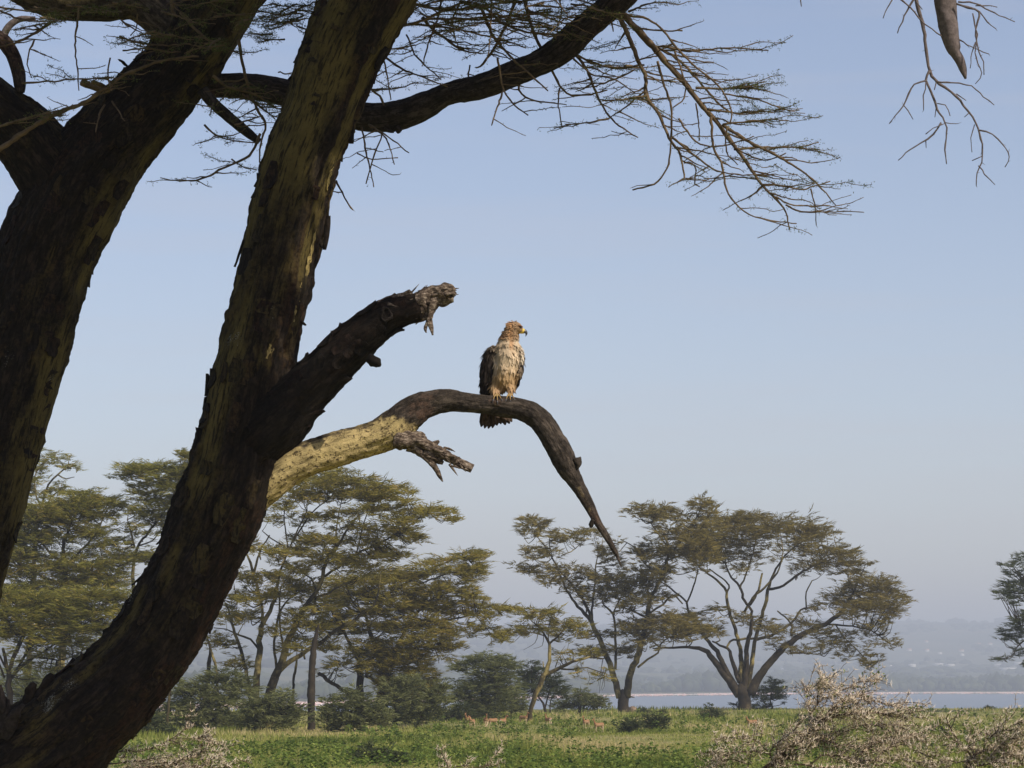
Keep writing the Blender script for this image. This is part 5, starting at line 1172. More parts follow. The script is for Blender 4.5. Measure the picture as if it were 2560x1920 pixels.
for pts, r0, r1, kids, lf in [
    ([(440, 30), (415, 250), (430, 380), (435, 500)], 2.6, 1.2, 2, 0), ([(-10, 830), (250, 660), (480, 560), (650, 440), (850, 350), (1000, 320), (1100, 310)], 6, 2, 12, .3), ([(-10, 700), (200, 640), (420, 590)], 3.5, 1.6, 8, .9),
    ([(120, 460), (300, 450), (400, 440), (640, 430)], 2.4, 1.2, 6, .8), ([(280, 130), (180, 190), (80, 240), (-20, 260)], 4, 1.6, 5, .3), ([(190, 220), (150, 330), (175, 430)], 2.4, 1.2, 2, 0), ([(450, 455), (540, 490), (600, 500)], 9, 6, 0, 0), ([(510, 455), (560, 470), (600, 490)], 5, 4, 0, 0),
    ([(610, 320), (595, 430), (620, 500)], 2, 1.2, 1, 0), ([(580, 580), (545, 650), (530, 730)], 2.4, 1.2, 1, 0), ([(620, 560), (660, 620), (690, 670)], 2, 1.2, 0, 0), ([(1440, 740), (1380, 860), (1240, 930), (1120, 990), (1000, 1000), (890, 985)], 3.6, 1.2, 5, .3),
    ([(1320, 220), (1360, 430), (1420, 600), (1470, 690), (1440, 800), (1435, 900)], 4, 1.6, 6, .5), ([(1130, 690), (1200, 750), (1300, 780), (1430, 790)], 2.6, 1.2, 5, .6), ([(1300, 690), (1390, 660), (1450, 640)], 2.4, 1.4, 3, .3), ([(1280, 880), (1340, 920), (1420, 940)], 1.8, 1.1, 3, 1.0),
    ([(1860, 1000), (1900, 1080), (1950, 1160)], 2.6, 1.4, 1, 0), ([(670, 110), (720, 150), (800, 190)], 2.4, 1.2, 2, .2), ([(760, 80), (755, 150), (725, 200)], 2, 1.2, 1, 0), ([(660, 200), (740, 230), (900, 250), (1050, 240)], 2.6, 1.4, 7, .8), ([(680, 280), (800, 270), (1000, 290)], 2.2, 1.2, 4, .4),
    ([(1000, 70), (1100, 180), (1200, 250), (1350, 300)], 4, 1.8, 10, 1.2), ([(0, 40), (150, 60), (300, 50)], 2.6, 1.2, 6, .5), ([(0, 60), (120, 110), (250, 120)], 2.2, 1.2, 4, .4), ([(1180, 420), (1260, 480), (1400, 520), (1530, 600)], 4, 1.8, 10, 1.3),
    ([(1340, 520), (1440, 590), (1520, 660)], 2.8, 1.4, 8, 1.4), ([(1540, 400), (1580, 410), (1620, 405)], 2, 1.2, 1, 0), ([(1180, 570), (1160, 640)], 2, 1.2, 2, .8), ([(950, -10), (955, 60), (980, 90)], 5, 3, 2, .3)]:
    tw.line(zz(z1, pts), Y2 - .75 + RNG.uniform(-.15, .3), r0, r1, kids, lf, dy=RNG.uniform(-.3, .3), klen=(30, 100))
for q in range(46):
    x, y = (RNG.uniform(330, 800), RNG.uniform(-60, 115)) if q < 34 else (RNG.uniform(-30, 330), RNG.uniform(-70, 60))
    if q < 20: x = RNG.uniform(560, 830); y = RNG.uniform(-50, 100)
    L = RNG.uniform(40, 130) * (1 if RNG.uniform() < .5 else -1); g = RNG.uniform(-8, 40)
    tw.line([(x, y), (x + L * .5, y + g * .4), (x + L, y + g)], Y2 - 1.0 + RNG.uniform(-.3, .5), 2.4, 1.1, 4, RNG.uniform(.6, 1.6), dy=RNG.uniform(-.3, .3), klen=(25, 70), own=False)
tw.build(mroot)

# --- pale dead branch hanging into the top right corner
tm_ = trunk_main[-1]
hb = px_line([(2330, -420, 44), (2345, -160, 34), (2363, 0, 26.5), (2372, 72, 22), (2384, 122, 16), (2388, 132, 12), (2400, 152, 10.5), (2408, 175, 8), (2414, 197, 2.5)], 16.5)
hb = np.concatenate([np.array([[*tm_[:3], .11], [.5, 17.7, 8.55, .10], [1.6, 17.1, 8.6, .095], [2.25, 16.7, 8.1, .092]]), hb])
mb, at, _r = bark_tube(hb, .014, 40, 31, fx=fx_limb, lump=.014, ridge=.016, amp=.008)
droot = mb.build('dead_branch', M['palewood'], mroot, vattr=at); droot['label'] = 'pale grey dead branch hanging into the top right corner with bare twigs'
tw = Twigs()
for pts, r0, r1 in [([(1640, -160), (1650, 0), (1690, 150), (1700, 260), (1720, 370), (1750, 420), (1830, 480), (1900, 550), (1960, 640), (1990, 720), (1995, 820), (1970, 900), (1962, 970)], 6, 1.4), ([(1720, 370), (1700, 420), (1740, 510), (1770, 590), (1800, 640), (1810, 700), (1800, 780), (1808, 855)], 4, 1.4),
    ([(1705, 420), (1640, 440), (1600, 520), (1560, 580), (1508, 648)], 2.8, 1.2), ([(1585, 550), (1610, 580), (1630, 618)], 1.8, 1), ([(1780, 640), (1740, 700), (1680, 745), (1620, 780), (1556, 838)], 2.8, 1.2), ([(1700, 730), (1705, 775)], 1.6, 1), ([(1700, 700), (1740, 670), (1790, 650)], 1.6, 1), ([(1750, 425), (1840, 430), (1940, 450), (2000, 500), (2058, 548)], 2.4, 1.1),
    ([(1980, 680), (2050, 700), (2100, 750), (2135, 820), (2115, 872)], 2.4, 1.1), ([(1975, 865), (2010, 910), (2060, 965)], 2, 1.1), ([(1700, 430), (1690, 500), (1687, 575)], 2, 1.1), ([(1760, 540), (1800, 545), (1828, 605)], 1.8, 1.1), ([(1955, 650), (1935, 720), (1940, 790)], 1.6, 1), ([(1995, 815), (1945, 838)], 1.6, 1), ([(1800, 640), (1862, 648)], 1.6, 1),
    ([(1650, -20), (1600, 60), (1550, 175)], 3.4, 1.4), ([(1550, -20), (1620, 40), (1690, 120), (1780, 190)], 2.8, 1.6), ([(1870, 205), (1940, 245), (2028, 282)], 2.2, 1.1), ([(1530, -10), (1495, 50), (1478, 95)], 2.2, 1.1), ([(1650, 10), (1680, 50)], 2, 1.2), ([(1860, 20), (1920, 40), (1980, 60), (1960, 150), (1970, 240), (2000, 320), (2005, 390)], 3.6, 1.4), ([(1945, 70), (1965, 180), (1960, 300), (1990, 380), (1960, 440)], 2.4, 1.1),
    ([(1870, 10), (1960, 20), (2060, 70), (2165, 115)], 2.6, 1.2), ([(1980, 60), (2020, 110), (2065, 152)], 2.2, 1.2), ([(1960, 30), (2075, 35)], 2, 1.2), ([(1960, 220), (1935, 300), (1935, 360)], 1.8, 1), ([(1755, 430), (1745, 470)], 2, 1.2), ([(1045, -10), (1048, 30)], 2.2, 1.4), ([(1755, 560), (1750, 612)], 1.6, 1), ([(1860, 490), (1910, 525)], 1.6, 1), ([(1925, 590), (1905, 612)], 1.6, 1)]:
    tw.line(zz(z3, pts), 16.5 + RNG.uniform(-.1, .1), r0 * .8, r1 * .85, 0, 0)
tw.build(droot, M['palewood'])

# --- the crown above the frame: limbs carry flat layers of leaves that shade both trunks
def crown(parent, spots, seed, limbs):
    r = np.random.default_rng(seed); w = MB(); l = MB()
    for a in limbs:
        tube(w, spline(np.array(a, float), .3), 10)
    S = np.concatenate([spline(np.array(a, float), .4) for a in limbs])
    for (x, y, z, R) in spots:
        c = np.array([x, y, z]); j = int(np.argmin(np.linalg.norm(S[:, :3] - c, axis=1) + np.clip(S[:, 2] - z, 0, None)))
        if np.linalg.norm(S[j, :3] - c) > .3:
            mid = (S[j, :3] + c) / 2 + [0, 0, .15]
            tube(w, spline(np.array([[*S[j, :3], .04], [*mid, .03], [*c, .012]]), .3), 5)
        n = int(430 * R * R); ang = r.uniform(0, 6.283, n); rad = np.sqrt(r.uniform(0, 1, n)) * R
        p = c + np.stack([np.cos(ang) * rad, np.sin(ang) * rad, r.normal(0, .12, n)], -1)
        strips(l, p, np.stack([np.cos(ang), np.sin(ang), r.normal(0, .5, n)], -1) + r.normal(0, .5, (n, 3)), .16 * r.uniform(.6, 1.3, n), .055, r.uniform(0, 1, n))
    w.build('branches', M['limb'], parent); l.build('crown', M['leaf_near'], parent, smooth=False)

def sun_hit(p, Z0):        # where the ray from p to the sun crosses the height Z0
    return p + SUN * ((Z0 - p[2]) / SUN[2])
keep_out = [W(x, y, Y1) for x, y in [(1250, 800), (1270, 850), (1250, 900), (1250, 960), (1265, 1040), (1150, 1000), (1040, 1020), (980, 1060), (900, 1105), (820, 1130), (750, 1160), (710, 1190), (1100, 730), (1130, 735), (1060, 750), (1100, 1150), (1170, 1170), (1200, 1010), (1350, 1040), (1330, 1030)]]
flecks = [W(x, y, Y1 - .12) for x, y in [(770, 640), (764, 690), (756, 740), (748, 775), (690, 850), (683, 880), (722, 935), (800, 500), (840, 420), (0, 1775), (60, 1765)]]
rims = [W(x, y, Y1) for x, y in [(655, 1300), (600, 1395), (563, 1490), (505, 1610), (425, 1735), (345, 1815)]]
def free(x, y, z, R):
    for p in rims:
        h = sun_hit(p, z)
        if math.hypot(h[0] - x, h[1] - y) < R - .02: return False
    for p in flecks:
        h = sun_hit(p, z)
        if math.hypot(h[0] - x, h[1] - y) < R + .13: return False
    for p in keep_out:
        h = sun_hit(p, z)
        if math.hypot(h[0] - x, h[1] - y) < R + .16: return False
    return True
r = np.random.default_rng(77)
spots = []
want = [R[k, :3] for R in (trunk_main, trunk_left) for k in range(0, len(R), 7) if 1.0 < R[k, 2] < 6.8] + [st_[k, :3] for k in range(5, len(st_) - 22, 4)]
want += [W(x, y, Y2) for x, y in [(900, 290), (1000, 288), (1100, 245), (1200, 217), (1300, 178), (1400, 120)]]
for p in want:
    for q in range(3):
        z = 7.9 + r.uniform(0, 1.7); h = sun_hit(p + r.normal(0, .18, 3) * [1, .6, 1], z)
        for R in (.62, .45, .3, .2, .13):
            if h[2] > 2.3 + h[1] * .2395 + .25 and free(h[0], h[1], z, R):
                spots.append((h[0], h[1], z, R)); break
for q in range(70):          # the rest of the umbrella, away from the lit branch
    a = r.uniform(0, 6.283); d = math.sqrt(r.uniform(0, 1)) * 6.0
    x, y, z = -3.0 + math.cos(a) * d, 16.0 + math.sin(a) * d * .8, 8.3 + r.uniform(0, 1.6)
    if z > 2.3 + y * .2395 + .4 and free(x, y, z, .7): spots.append((x, y, z, .7))
tm = trunk_main[-1]; tl = trunk_left[-1]
half_ = [s for s in spots if s[0] > -1.6]; rest = [s for s in spots if s[0] <= -1.6]
crown(mroot, half_, 1, [[[*tm[:3], .16], [tm[0] + .5, 17.0, 8.3, .13], [tm[0] + 1.2, 15.8, 8.9, .09], [tm[0] + 2.0, 14.5, 9.2, .04]], [[*tm[:3], .14], [-.6, 17.2, 8.4, .11], [-.9, 16, 8.9, .07], [-1.2, 14.5, 9.2, .03]], [[*tm[:3], .12], [.8, 18.4, 8.4, .09], [1.8, 17.6, 8.8, .04]]])
crown(lroot, rest, 2, [[[*tl[:3], .12], [-2.2, 18.2, 8.6, .10], [-3.2, 17, 9.0, .07], [-4.5, 15.5, 9.3, .03]], [[*tl[:3], .12], [-1.6, 17, 8.7, .09], [-2.2, 15.2, 9.0, .06], [-2.6, 13.4, 9.3, .03]], [[-4.6, 19.2, 7.4, .12], [-5.5, 18.4, 8.2, .1], [-6.5, 17, 8.8, .06], [-7.4, 15.6, 9.2, .03]]])

# ------------------------------------------------------------------ the eagle
def remeshed(mb, voxel, smooth_it=2):
    me = mb.mesh('tmp', True); o = bpy.data.objects.new('tmp', me); COL.objects.link(o)
    md = o.modifiers.new('r', 'REMESH'); md.mode = 'VOXEL'; md.voxel_size = voxel
    ms = o.modifiers.new('s', 'SMOOTH'); ms.factor = .5; ms.iterations = smooth_it
    dg = bpy.context.evaluated_depsgraph_get(); ev = o.evaluated_get(dg); m2 = ev.to_mesh()
    v = np.empty(len(m2.vertices) * 3, np.float32); m2.vertices.foreach_get('co', v); v = v.reshape(-1, 3).astype(float)
    nn = np.empty(len(m2.vertices) * 3, np.float32); m2.vertices.foreach_get('normal', nn); nn = nn.reshape(-1, 3).astype(float)
    f = [list(p.vertices) for p in m2.polygons]
    ev.to_mesh_clear(); bpy.data.objects.remove(o); bpy.data.meshes.remove(me)
    return v, nn, f

def ball(mb, c, r):
    bm = bmesh.new(); bmesh.ops.create_icosphere(bm, subdivisions=3, radius=1.0)
    v = np.array([w.co[:] for w in bm.verts]); f = np.array([[w.index for w in g.verts] for g in bm.faces]); bm.free()
    mb.add(v * np.asarray(r) + np.asarray(c), None, f)
def chain(mb, pts, seg=12):
    P = spline(np.array(pts, float), .008); tube(mb, P, seg)

EK = .000549
def E(zx, zy, y): return np.array([(zx - 770) * EK, y, (1098 - zy) * EK])
def Er(zx, zy, y, r): return [*E(zx, zy, y), r * EK]
body = MB()
ball(body, E(812, 660, .035), (136 * EK, .090, 185 * EK)); ball(body, E(795, 755, .04), (136 * EK, .088, 185 * EK)); ball(body, E(775, 850, .045), (128 * EK, .082, 165 * EK)); ball(body, E(740, 960, .07), (92 * EK, .065, 95 * EK))
ball(body, E(825, 530, .035), (140 * EK, .072, 120 * EK)); chain(body, [Er(795, 570, .04, 130), Er(822, 480, .035, 116), Er(852, 400, .025, 98), Er(880, 330, .015, 78)], 16)
ball(body, E(880, 312, .012), (88 * EK, .040, 76 * EK)); ball(body, E(935, 318, .008), (62 * EK, .034, 56 * EK)); ball(body, E(900, 280, .01), (76 * EK, .034, 44 * EK)); ball(body, E(965, 338, .004), (40 * EK, .022, 30 * EK))
# folded wings, shoulders to tips
chain(body, [Er(690, 545, .04, 66), Er(630, 610, .05, 80), Er(596, 720, .055, 78), Er(572, 850, .065, 66), Er(556, 980, .08, 52), Er(540, 1100, .095, 34), Er(548, 1210, .105, 20)], 16)
chain(body, [Er(915, 540, .03, 56), Er(955, 600, .035, 50), Er(962, 720, .045, 44), Er(948, 830, .055, 38), Er(922, 920, .07, 28), Er(880, 1010, .085, 18)], 16)
chain(body, [Er(720, 560, .09, 100), Er(690, 720, .10, 110), Er(670, 880, .11, 96), Er(665, 1050, .112, 70), Er(668, 1200, .118, 60)], 16)
# feathered thighs and shanks
for t in ([Er(690, 930, .05, 70), Er(672, 1000, .03, 52), Er(676, 1045, .012, 30), Er(684, 1078, .002, 20), Er(688, 1092, .0, 18)], [Er(830, 920, .05, 66), Er(848, 1000, .025, 46), Er(846, 1050, .01, 26), Er(838, 1085, 0, 19), Er(836, 1098, 0, 18)]):
    chain(body, t, 12)
# toes curling round the branch
BR = 24.5 * Y1 / F_PX + .004
def toe(x0, dx, ph0, ph1, zoff, r0):
    out = []
    for t in np.linspace(0, 1, 7):
        ph = ph0 + (ph1 - ph0) * t; rr = BR + .006 + .010 * math.sin(t * math.pi) * .6
        out.append([(x0 - 770) * EK + dx * t, -rr * math.sin(ph), zoff - BR + rr * math.cos(ph), r0 * (1 - .45 * t)])
    return out
FEET = [(688, -.004), (838, -.002)]
toes = []
for fx_, zo in FEET:
    for dx, p1 in ((-.020, 1.0), (.006, 1.15), (.030, .95)):
        toes.append(toe(fx_, dx, .05, p1, zo, .0078))
    toes.append(toe(fx_, .012, -.05, -.8, zo, .0075))
for t in toes: chain(body, t, 10)
ev, en, ef = remeshed(body, .0042, 6)

def ecol(p):
    """plumage colour at a point of the bird, metres from its feet"""
    zx = p[:, 0] / EK + 770; zy = 1098 - p[:, 2] / EK; y = p[:, 1]
    C = lambda *c: np.array(c)[None]
    n1 = fbm(p * [60, 60, 22], 3, 3)[:, None]; n2 = fbm(p * [120, 120, 70], 2, 7)[:, None]
    buff = C(.50, .39, .27) * (1 + .40 * fbm(p * [110, 110, 14], 3, 9)[:, None]); tan = C(.36, .24, .125) * (1 + .4 * n1); rust = C(.25, .16, .092) * (1 + .5 * n2); dark = C(.022, .016, .013) * (1 + .6 * n2); grey = C(.14, .11, .085) * (1 + .5 * n1)
    col = buff.copy()
    def put(c, w):
        nonlocal col; w = np.clip(w, 0, 1)[:, None]; col = col * (1 - w) + c * w
    put(tan, sstep(700, 900, zy)); put(C(.33, .21, .115) * (1 + .3 * n1), sstep(930, 1030, zy))
    put(rust, sstep(470, 400, zy + 60 * n1[:, 0])); put(C(.36, .19, .085) * (1 + .4 * n1), sstep(40, 10, np.abs(zx - 860)) * sstep(640, 480, zy) * .7)
    put(C(.16, .085, .045) * (1 + .4 * n2), sstep(60, 20, np.hypot((zx - 770) * .8, zy - 400)) * .8)
    lw = sstep(0, 24, (690 - 0.10 * (zy - 500)) - zx) * sstep(480, 540, zy); rw = sstep(0, 18, zx - (938 - .12 * np.clip(zy - 820, 0, 400))) * sstep(520, 560, zy) * sstep(1010, 990, zy)
    back = sstep(.085, .105, y) * sstep(440, 500, zy)
    put(dark, np.maximum(lw, back)); put(grey, lw * sstep(.15, .45, fbm(p * [30, 30, 11], 3, 5)) * sstep(960, 760, zy)); put(C(.55, .45, .34), sstep(22, 8, np.abs(zx - (706 - .10 * (zy - 540)))) * sstep(520, 560, zy) * sstep(840, 780, zy))
    put(grey * 1.4, rw * sstep(860, 760, zy)); put(dark, rw * sstep(760, 860, zy)); put(C(.62, .53, .42), rw * sstep(740, 680, zy) * sstep(.0, .25, n1[:, 0]))
    put(dark * 1.5, sstep(1110, 1130, zy) * sstep(.06, .075, y))
    foot = (zy > 1074) & (y < .035); put(C(.30, .20, .085), foot * 1.0)
    put(C(.05, .03, .02), sstep(26, 12, np.hypot(zx - 968, (zy - 306) * 1.3)) * sstep(.02, -.005, y))
    return np.clip(col, .004, 1)
ecols = ecol(ev)
eo = W(1259, 989, Y1) + [0, 0, .001]
eroot = empty('eagle', eo); tag(eroot, 'pale-breasted brown eagle perched on the arching branch, head turned in profile', 'eagle')
def mat_vcol(name, rough=.75, bump=0.0, attr="col"):
    m, nt, b = mat_new(name); a = nt.nodes.new("ShaderNodeAttribute"); a.attribute_name = attr
    nt.links.new(a.outputs["Color"], b.inputs["Base Color"]); b.inputs["Roughness"].default_value = rough; b.inputs["Specular IOR Level"].default_value = .2
    return m
M['plumage'] = mat_vcol('eagle_plumage')
me = bpy.data.meshes.new('body'); me.from_pydata(ev.tolist(), [], ef); me.polygons.foreach_set('use_smooth', np.ones(len(me.polygons), bool))
a = me.attributes.new('col', 'FLOAT_COLOR', 'POINT'); a.data.foreach_set('color', np.concatenate([ecols, np.ones((len(ecols), 1))], 1).astype(np.float32).ravel())
obj('body', me, M['plumage'], eroot)

# overlapping contour feathers
r = np.random.default_rng(4)
zx = ev[:, 0] / EK + 770; zy = 1098 - ev[:, 2] / EK
ok = np.where((zy < 1040) & ~((zx > 945) & (zy < 380)) & ~((zy > 1030) & (ev[:, 1] < .03)))[0]
pick = r.choice(ok, 5200, replace=False)
front = (zx[pick] > 705) & (zx[pick] < 930) & (zy[pick] > 500) & (zy[pick] < 960) & (en[pick][:, 1] < .1)
pick = pick[~front | (r.uniform(size=len(pick)) < .30)]
P = ev[pick]; N = en[pick]; py = 1098 - P[:, 2] / EK; pxx = P[:, 0] / EK + 770
down = np.tile(np.array([[0, .15, -1.0]]), (len(P), 1)); hd = py < 440
down[hd] = np.array([-.75, .25, -.75])
D = nrm(down - N * np.sum(down * N, 1, keepdims=True)); D = nrm(D + r.normal(0, .16, D.shape)); S = np.cross(N, D)
Lf = np.where(hd, .020, np.where((pxx < 690) & (py > 560), .055, .036)) * r.uniform(.7, 1.3, len(P)); wf = np.where(hd, .005, .0085) * r.uniform(.7, 1.2, len(P)); Lf = Lf[:, None]; wf = wf[:, None]
lift = np.where(hd, .007, .0014)[:, None] * r.uniform(.3, 1.6, (len(P), 1))
c0 = P - N * .002
V = np.stack([c0, c0 + D * Lf * .5 + S * wf + N * lift * .5, c0 + D * Lf * .5 - S * wf + N * lift * .5, c0 + D * Lf * .5 + N * lift * .9, c0 + D * Lf + N * lift], 1)
T = np.array([(0, 1, 3), (0, 3, 2), (1, 4, 3), (3, 4, 2)])
fc = ecol(P) * r.uniform(.86, 1.14, (len(P), 1))
mb = MB(); mb.add(V.reshape(-1, 3) + eo, None, (T[None] + (np.arange(len(P)) * 5)[:, None, None]).reshape(-1, 3))
o = mb.build('plumage', M['plumage'], eroot, vattr={'col': np.repeat(fc, 5, 0)}); o['kind'] = 'stuff'

# flight and tail feathers: long stiff vanes
M['quill'] = mat_noise('dark_flight_feather', [(0.35, (0.018, 0.013, 0.010)), (0.65, (0.05, 0.037, 0.028))], 60, rough=.6)
M['tailq'] = mat_noise('brown_tail_feather', [(0.35, (0.035, 0.022, 0.015)), (0.65, (0.085, 0.055, 0.038))], 60, rough=.65)
def vane(name, pts, w, mat, nrm_y=-1.0):
    """one feather: centre line on the enlarged detail (zx, zy, depth), half width profile"""
    c = np.array([E(*p) for p in pts]); n = 9; t = np.linspace(0, 1, n)
    P = spline(np.concatenate([c, np.full((len(c), 1), .001)], 1), np.linalg.norm(c[-1] - c[0]) / 8)[:, :3]; n = len(P); t = np.linspace(0, 1, n)
    T_ = nrm(np.gradient(P, axis=0)); S_ = nrm(np.cross(T_, np.array([0, 1.0, 0]))); wd = w * EK * np.minimum(1, .35 + 1.6 * t) * np.sqrt(np.clip(1.02 - t ** 6, 0, 1))
    A = P + S_ * wd[:, None] + [0, .003, 0]; B_ = P - S_ * wd[:, None] + [0, .003, 0]; Cc = P + [0, -.0015, 0]; Dd = P + [0, .006, 0]
    V = np.concatenate([A, Cc, B_, Dd]); q = []
    for i in range(n - 1):
        for a_, b_ in ((0, 1), (1, 2), (2, 3), (3, 0)): q.append([a_ * n + i, a_ * n + i + 1, b_ * n + i + 1, b_ * n + i])
    mb = MB(); mb.add(V + eo, q, [[0, n, 2 * n], [n - 1, 2 * n - 1, 3 * n - 1]]); return mb.build(name, mat, eroot)
for k_, (x0, x1, xe, ye) in enumerate([(655, 560, 508, 1445), (660, 600, 548, 1462), (665, 640, 592, 1465), (668, 665, 640, 1458), (672, 690, 690, 1430), (676, 715, 738, 1412), (680, 745, 790, 1424), (684, 770, 838, 1408), (688, 790, 868, 1385)]):
    vane('tail_feather', [(x0, 1050, .13), (x1, 1250, .125 + .002 * (k_ % 3)), (xe, ye, .115 + .003 * (k_ % 3))], 46, M['tailq'])
for k_, (a_, b_, c_) in enumerate([((585, 640), (528, 740), (500, 905)), ((590, 700), (536, 850), (497, 1010)), ((600, 740), (556, 900), (508, 1105)), ((610, 760), (575, 930), (536, 1150)), ((622, 780), (594, 950), (562, 1190)), ((632, 800), (612, 960), (590, 1120)), ((640, 820), (628, 950), (618, 1060)), ((575, 600), (545, 660), (524, 745)), ((605, 560), (560, 600), (528, 632))]):
    vane('wing_feather', [(*a_, .02 + .006 * (k_ % 4)), (*b_, .035 + .01 * k_ / 9), (*c_, .07 + .004 * k_)], 26 if k_ < 7 else 18, M['quill'])
for k_, (a_, b_, c_) in enumerate([((975, 700), (990, 790), (962, 890)), ((968, 740), (970, 830), (936, 920)), ((955, 770), (945, 870), (912, 960)), ((940, 800), (925, 890), (900, 975))]):
    vane('wing_feather', [(*a_, .02), (*b_, .03 + .01 * k_), (*c_, .06 + .005 * k_)], 18, M['quill'])
# beak, cere, eye, claws
M['beak'] = mat_noise('grey_beak', [(0.3, (0.03, 0.03, 0.035)), (0.7, (0.09, 0.09, 0.10))], 90, rough=.35, spec=.5)
M['cere'] = mat_noise('yellow_cere', [(0.3, (0.62, 0.42, 0.06)), (0.7, (0.75, 0.55, 0.12))], 120, rough=.5)
M['eye'] = mat_noise('dark_eye', [(0.3, (0.012, 0.008, 0.006)), (0.7, (0.03, 0.018, 0.01))], 200, rough=.15, spec=.6)
mb = MB(); P = spline(np.array([Er(965, 340, .004, 32), Er(990, 342, .004, 29), Er(1010, 348, .004, 24)]), .003); V0 = mb.n; tube(mb, P, 12)
P2 = spline(np.array([Er(945, 362, .004, 12), Er(975, 364, .004, 13), Er(1003, 368, .004, 9)]), .003); tube(mb, P2, 8)
mb.v = [v + eo for v in mb.v]; mb.build('cere', M['cere'], eroot)
mb = MB(); tube(mb, spline(np.array([Er(1002, 345, .004, 25), Er(1020, 352, .004, 22), Er(1032, 366, .004, 17), Er(1034, 384, .004, 10), Er(1028, 400, .004, 5), Er(1024, 410, .004, 1)]), .002), 12)
mb.v = [v + eo for v in mb.v]; mb.build('beak', M['beak'], eroot)
for sy in (-1, 1):
    mb = MB(); ball(mb, E(966, 308, .006 + sy * .0255) + eo, (.0085, .005, .0075)); mb.build('eye', M['eye'], eroot)
    mb = MB(); chain(mb, [[*(E(935, 290, .006 + sy * .030)), .003], [*(E(965, 288, .006 + sy * .030)), .0045], [*(E(990, 302, .006 + sy * .026)), .003]], 8); mb.v = [v + eo for v in mb.v]; mb.build('brow', M['plumage'], eroot, vattr={'col': np.tile([[.20, .10, .05]], (mb.n, 1))})
for t in toes:
    e = np.array(t[-1][:3]); p = np.array(t[-2][:3]); d = nrm(e - p)
    mb = MB(); tube(mb, spline(np.array([[*e, .0046], [*(e + d * .010 + [0, -.003 if e[1] < 0 else .003, 0]), .0036], [*(e + d * .018 + [0, .0, -.008]), .0008]]), .002), 8)
    mb.v = [v + eo for v in mb.v]; mb.build('talon', M['beak'], eroot)

# ------------------------------------------------------------------ meadow cover
r = np.random.default_rng(31)
def scatter(n, y0, y1, pw=1.0):
    """spots on the meadow, spread evenly over the strip of ground in view and a little beyond its sides"""
    yy = y0 + (y1 - y0) * r.uniform(0, 1, n) ** pw
    d = 2.3 * F_PX / (yy - 1700.0)
    x = r.uniform(-0.215, 0.215, n) * d
    return x, d
def clear(x, d):
    return d < edge_d(x) + 8
M['grass'] = mat_leaf('meadow_grass', [(0, (0.11, 0.145, 0.022)), (.35, (0.235, 0.27, 0.05)), (.62, (0.34, 0.345, 0.095)), (.82, (0.44, 0.38, 0.16)), (1, (0.56, 0.46, 0.24))], trans=.4)
x, d = scatter(60000, 1771, 1945, 0.8); k = clear(x, d); x, d = x[k], d[k]; n = len(x)
patch = fbm(np.stack([x * .16, d * .05, 0 * x], -1), 3, 41)
dry = fbm(np.stack([x * .30, d * .10, 0 * x], -1), 3, 47)
B_ = 5
h = (0.10 + 0.14 * r.uniform(0, 1, (n, B_)) ** 1.5) * np.clip(1 + 1.5 * patch[:, None], .45, 2)
an = r.uniform(0, 6.283, (n, B_)); lean = r.uniform(.1, .7, (n, B_))
z = ground_z(x, d)
base = np.stack([x, d, z - .02], -1)[:, None] + np.stack([r.normal(0, .16, (n, B_)), r.normal(0, .25, (n, B_)), 0 * h], -1)
tip = base + np.stack([np.cos(an) * lean * h, np.sin(an) * lean * h, h], -1)
w = (0.016 + .012 * r.uniform(0, 1, (n, B_)))[..., None] * np.stack([np.sin(an), -np.cos(an), 0 * an], -1) * (d[:, None, None] / 110)
V = np.stack([base - w, base + w, tip], 2).reshape(-1, 3)
tint = np.clip(.48 + .85 * dry[:, None] + r.normal(0, .17, (n, B_)), 0, 1).ravel()
mb = MB(); mb.add(V, None, np.arange(len(V)).reshape(-1, 3), tint)
tag(mb.build('grass', M['grass'], smooth=False), 'short green and straw-coloured grass of the meadow', 'grass', kind='stuff')
# broad-leaved weeds between the grass: too many to count
M['weed'] = mat_leaf('weed_leaf', [(0, (0.045, 0.075, 0.014)), (.5, (0.12, 0.18, 0.03)), (1, (0.27, 0.31, 0.07))], trans=.35)
x, d = scatter(3400, 1774, 1945, 0.75); k = clear(x, d) & (fbm(np.stack([x * .11, d * .035, 0 * x], -1), 3, 55) > -.02); x, d = x[k], d[k]; n = len(x)
m_ = 22
hh = r.uniform(.18, .5, n) * (1 + .4 * (r.uniform(size=n) < .15))
t = r.uniform(.15, 1, (n, m_)); an = r.uniform(0, 6.283, (n, m_)); rad = hh[:, None] * .55 * (1 - .5 * t) * r.uniform(.3, 1, (n, m_))
c = np.stack([x[:, None] + np.cos(an) * rad, d[:, None] + np.sin(an) * rad, ground_z(x, d)[:, None] + hh[:, None] * t], -1)
dr = np.stack([np.cos(an), np.sin(an), r.uniform(-.3, .7, (n, m_))], -1)
L = (.09 + .10 * r.uniform(0, 1, (n, m_))) * (d[:, None] / 130) ** .4
mb = MB(); strips(mb, c.reshape(-1, 3), dr.reshape(-1, 3), L.ravel(), L.ravel() * .48, np.clip(np.repeat(r.normal(.5, .16, n), m_) + r.normal(0, .2, n * m_), 0, 1), bend=.2)
tag(mb.build('weeds', M['weed'], smooth=False), 'leafy green weeds growing through the meadow grass', 'weeds', kind='stuff')

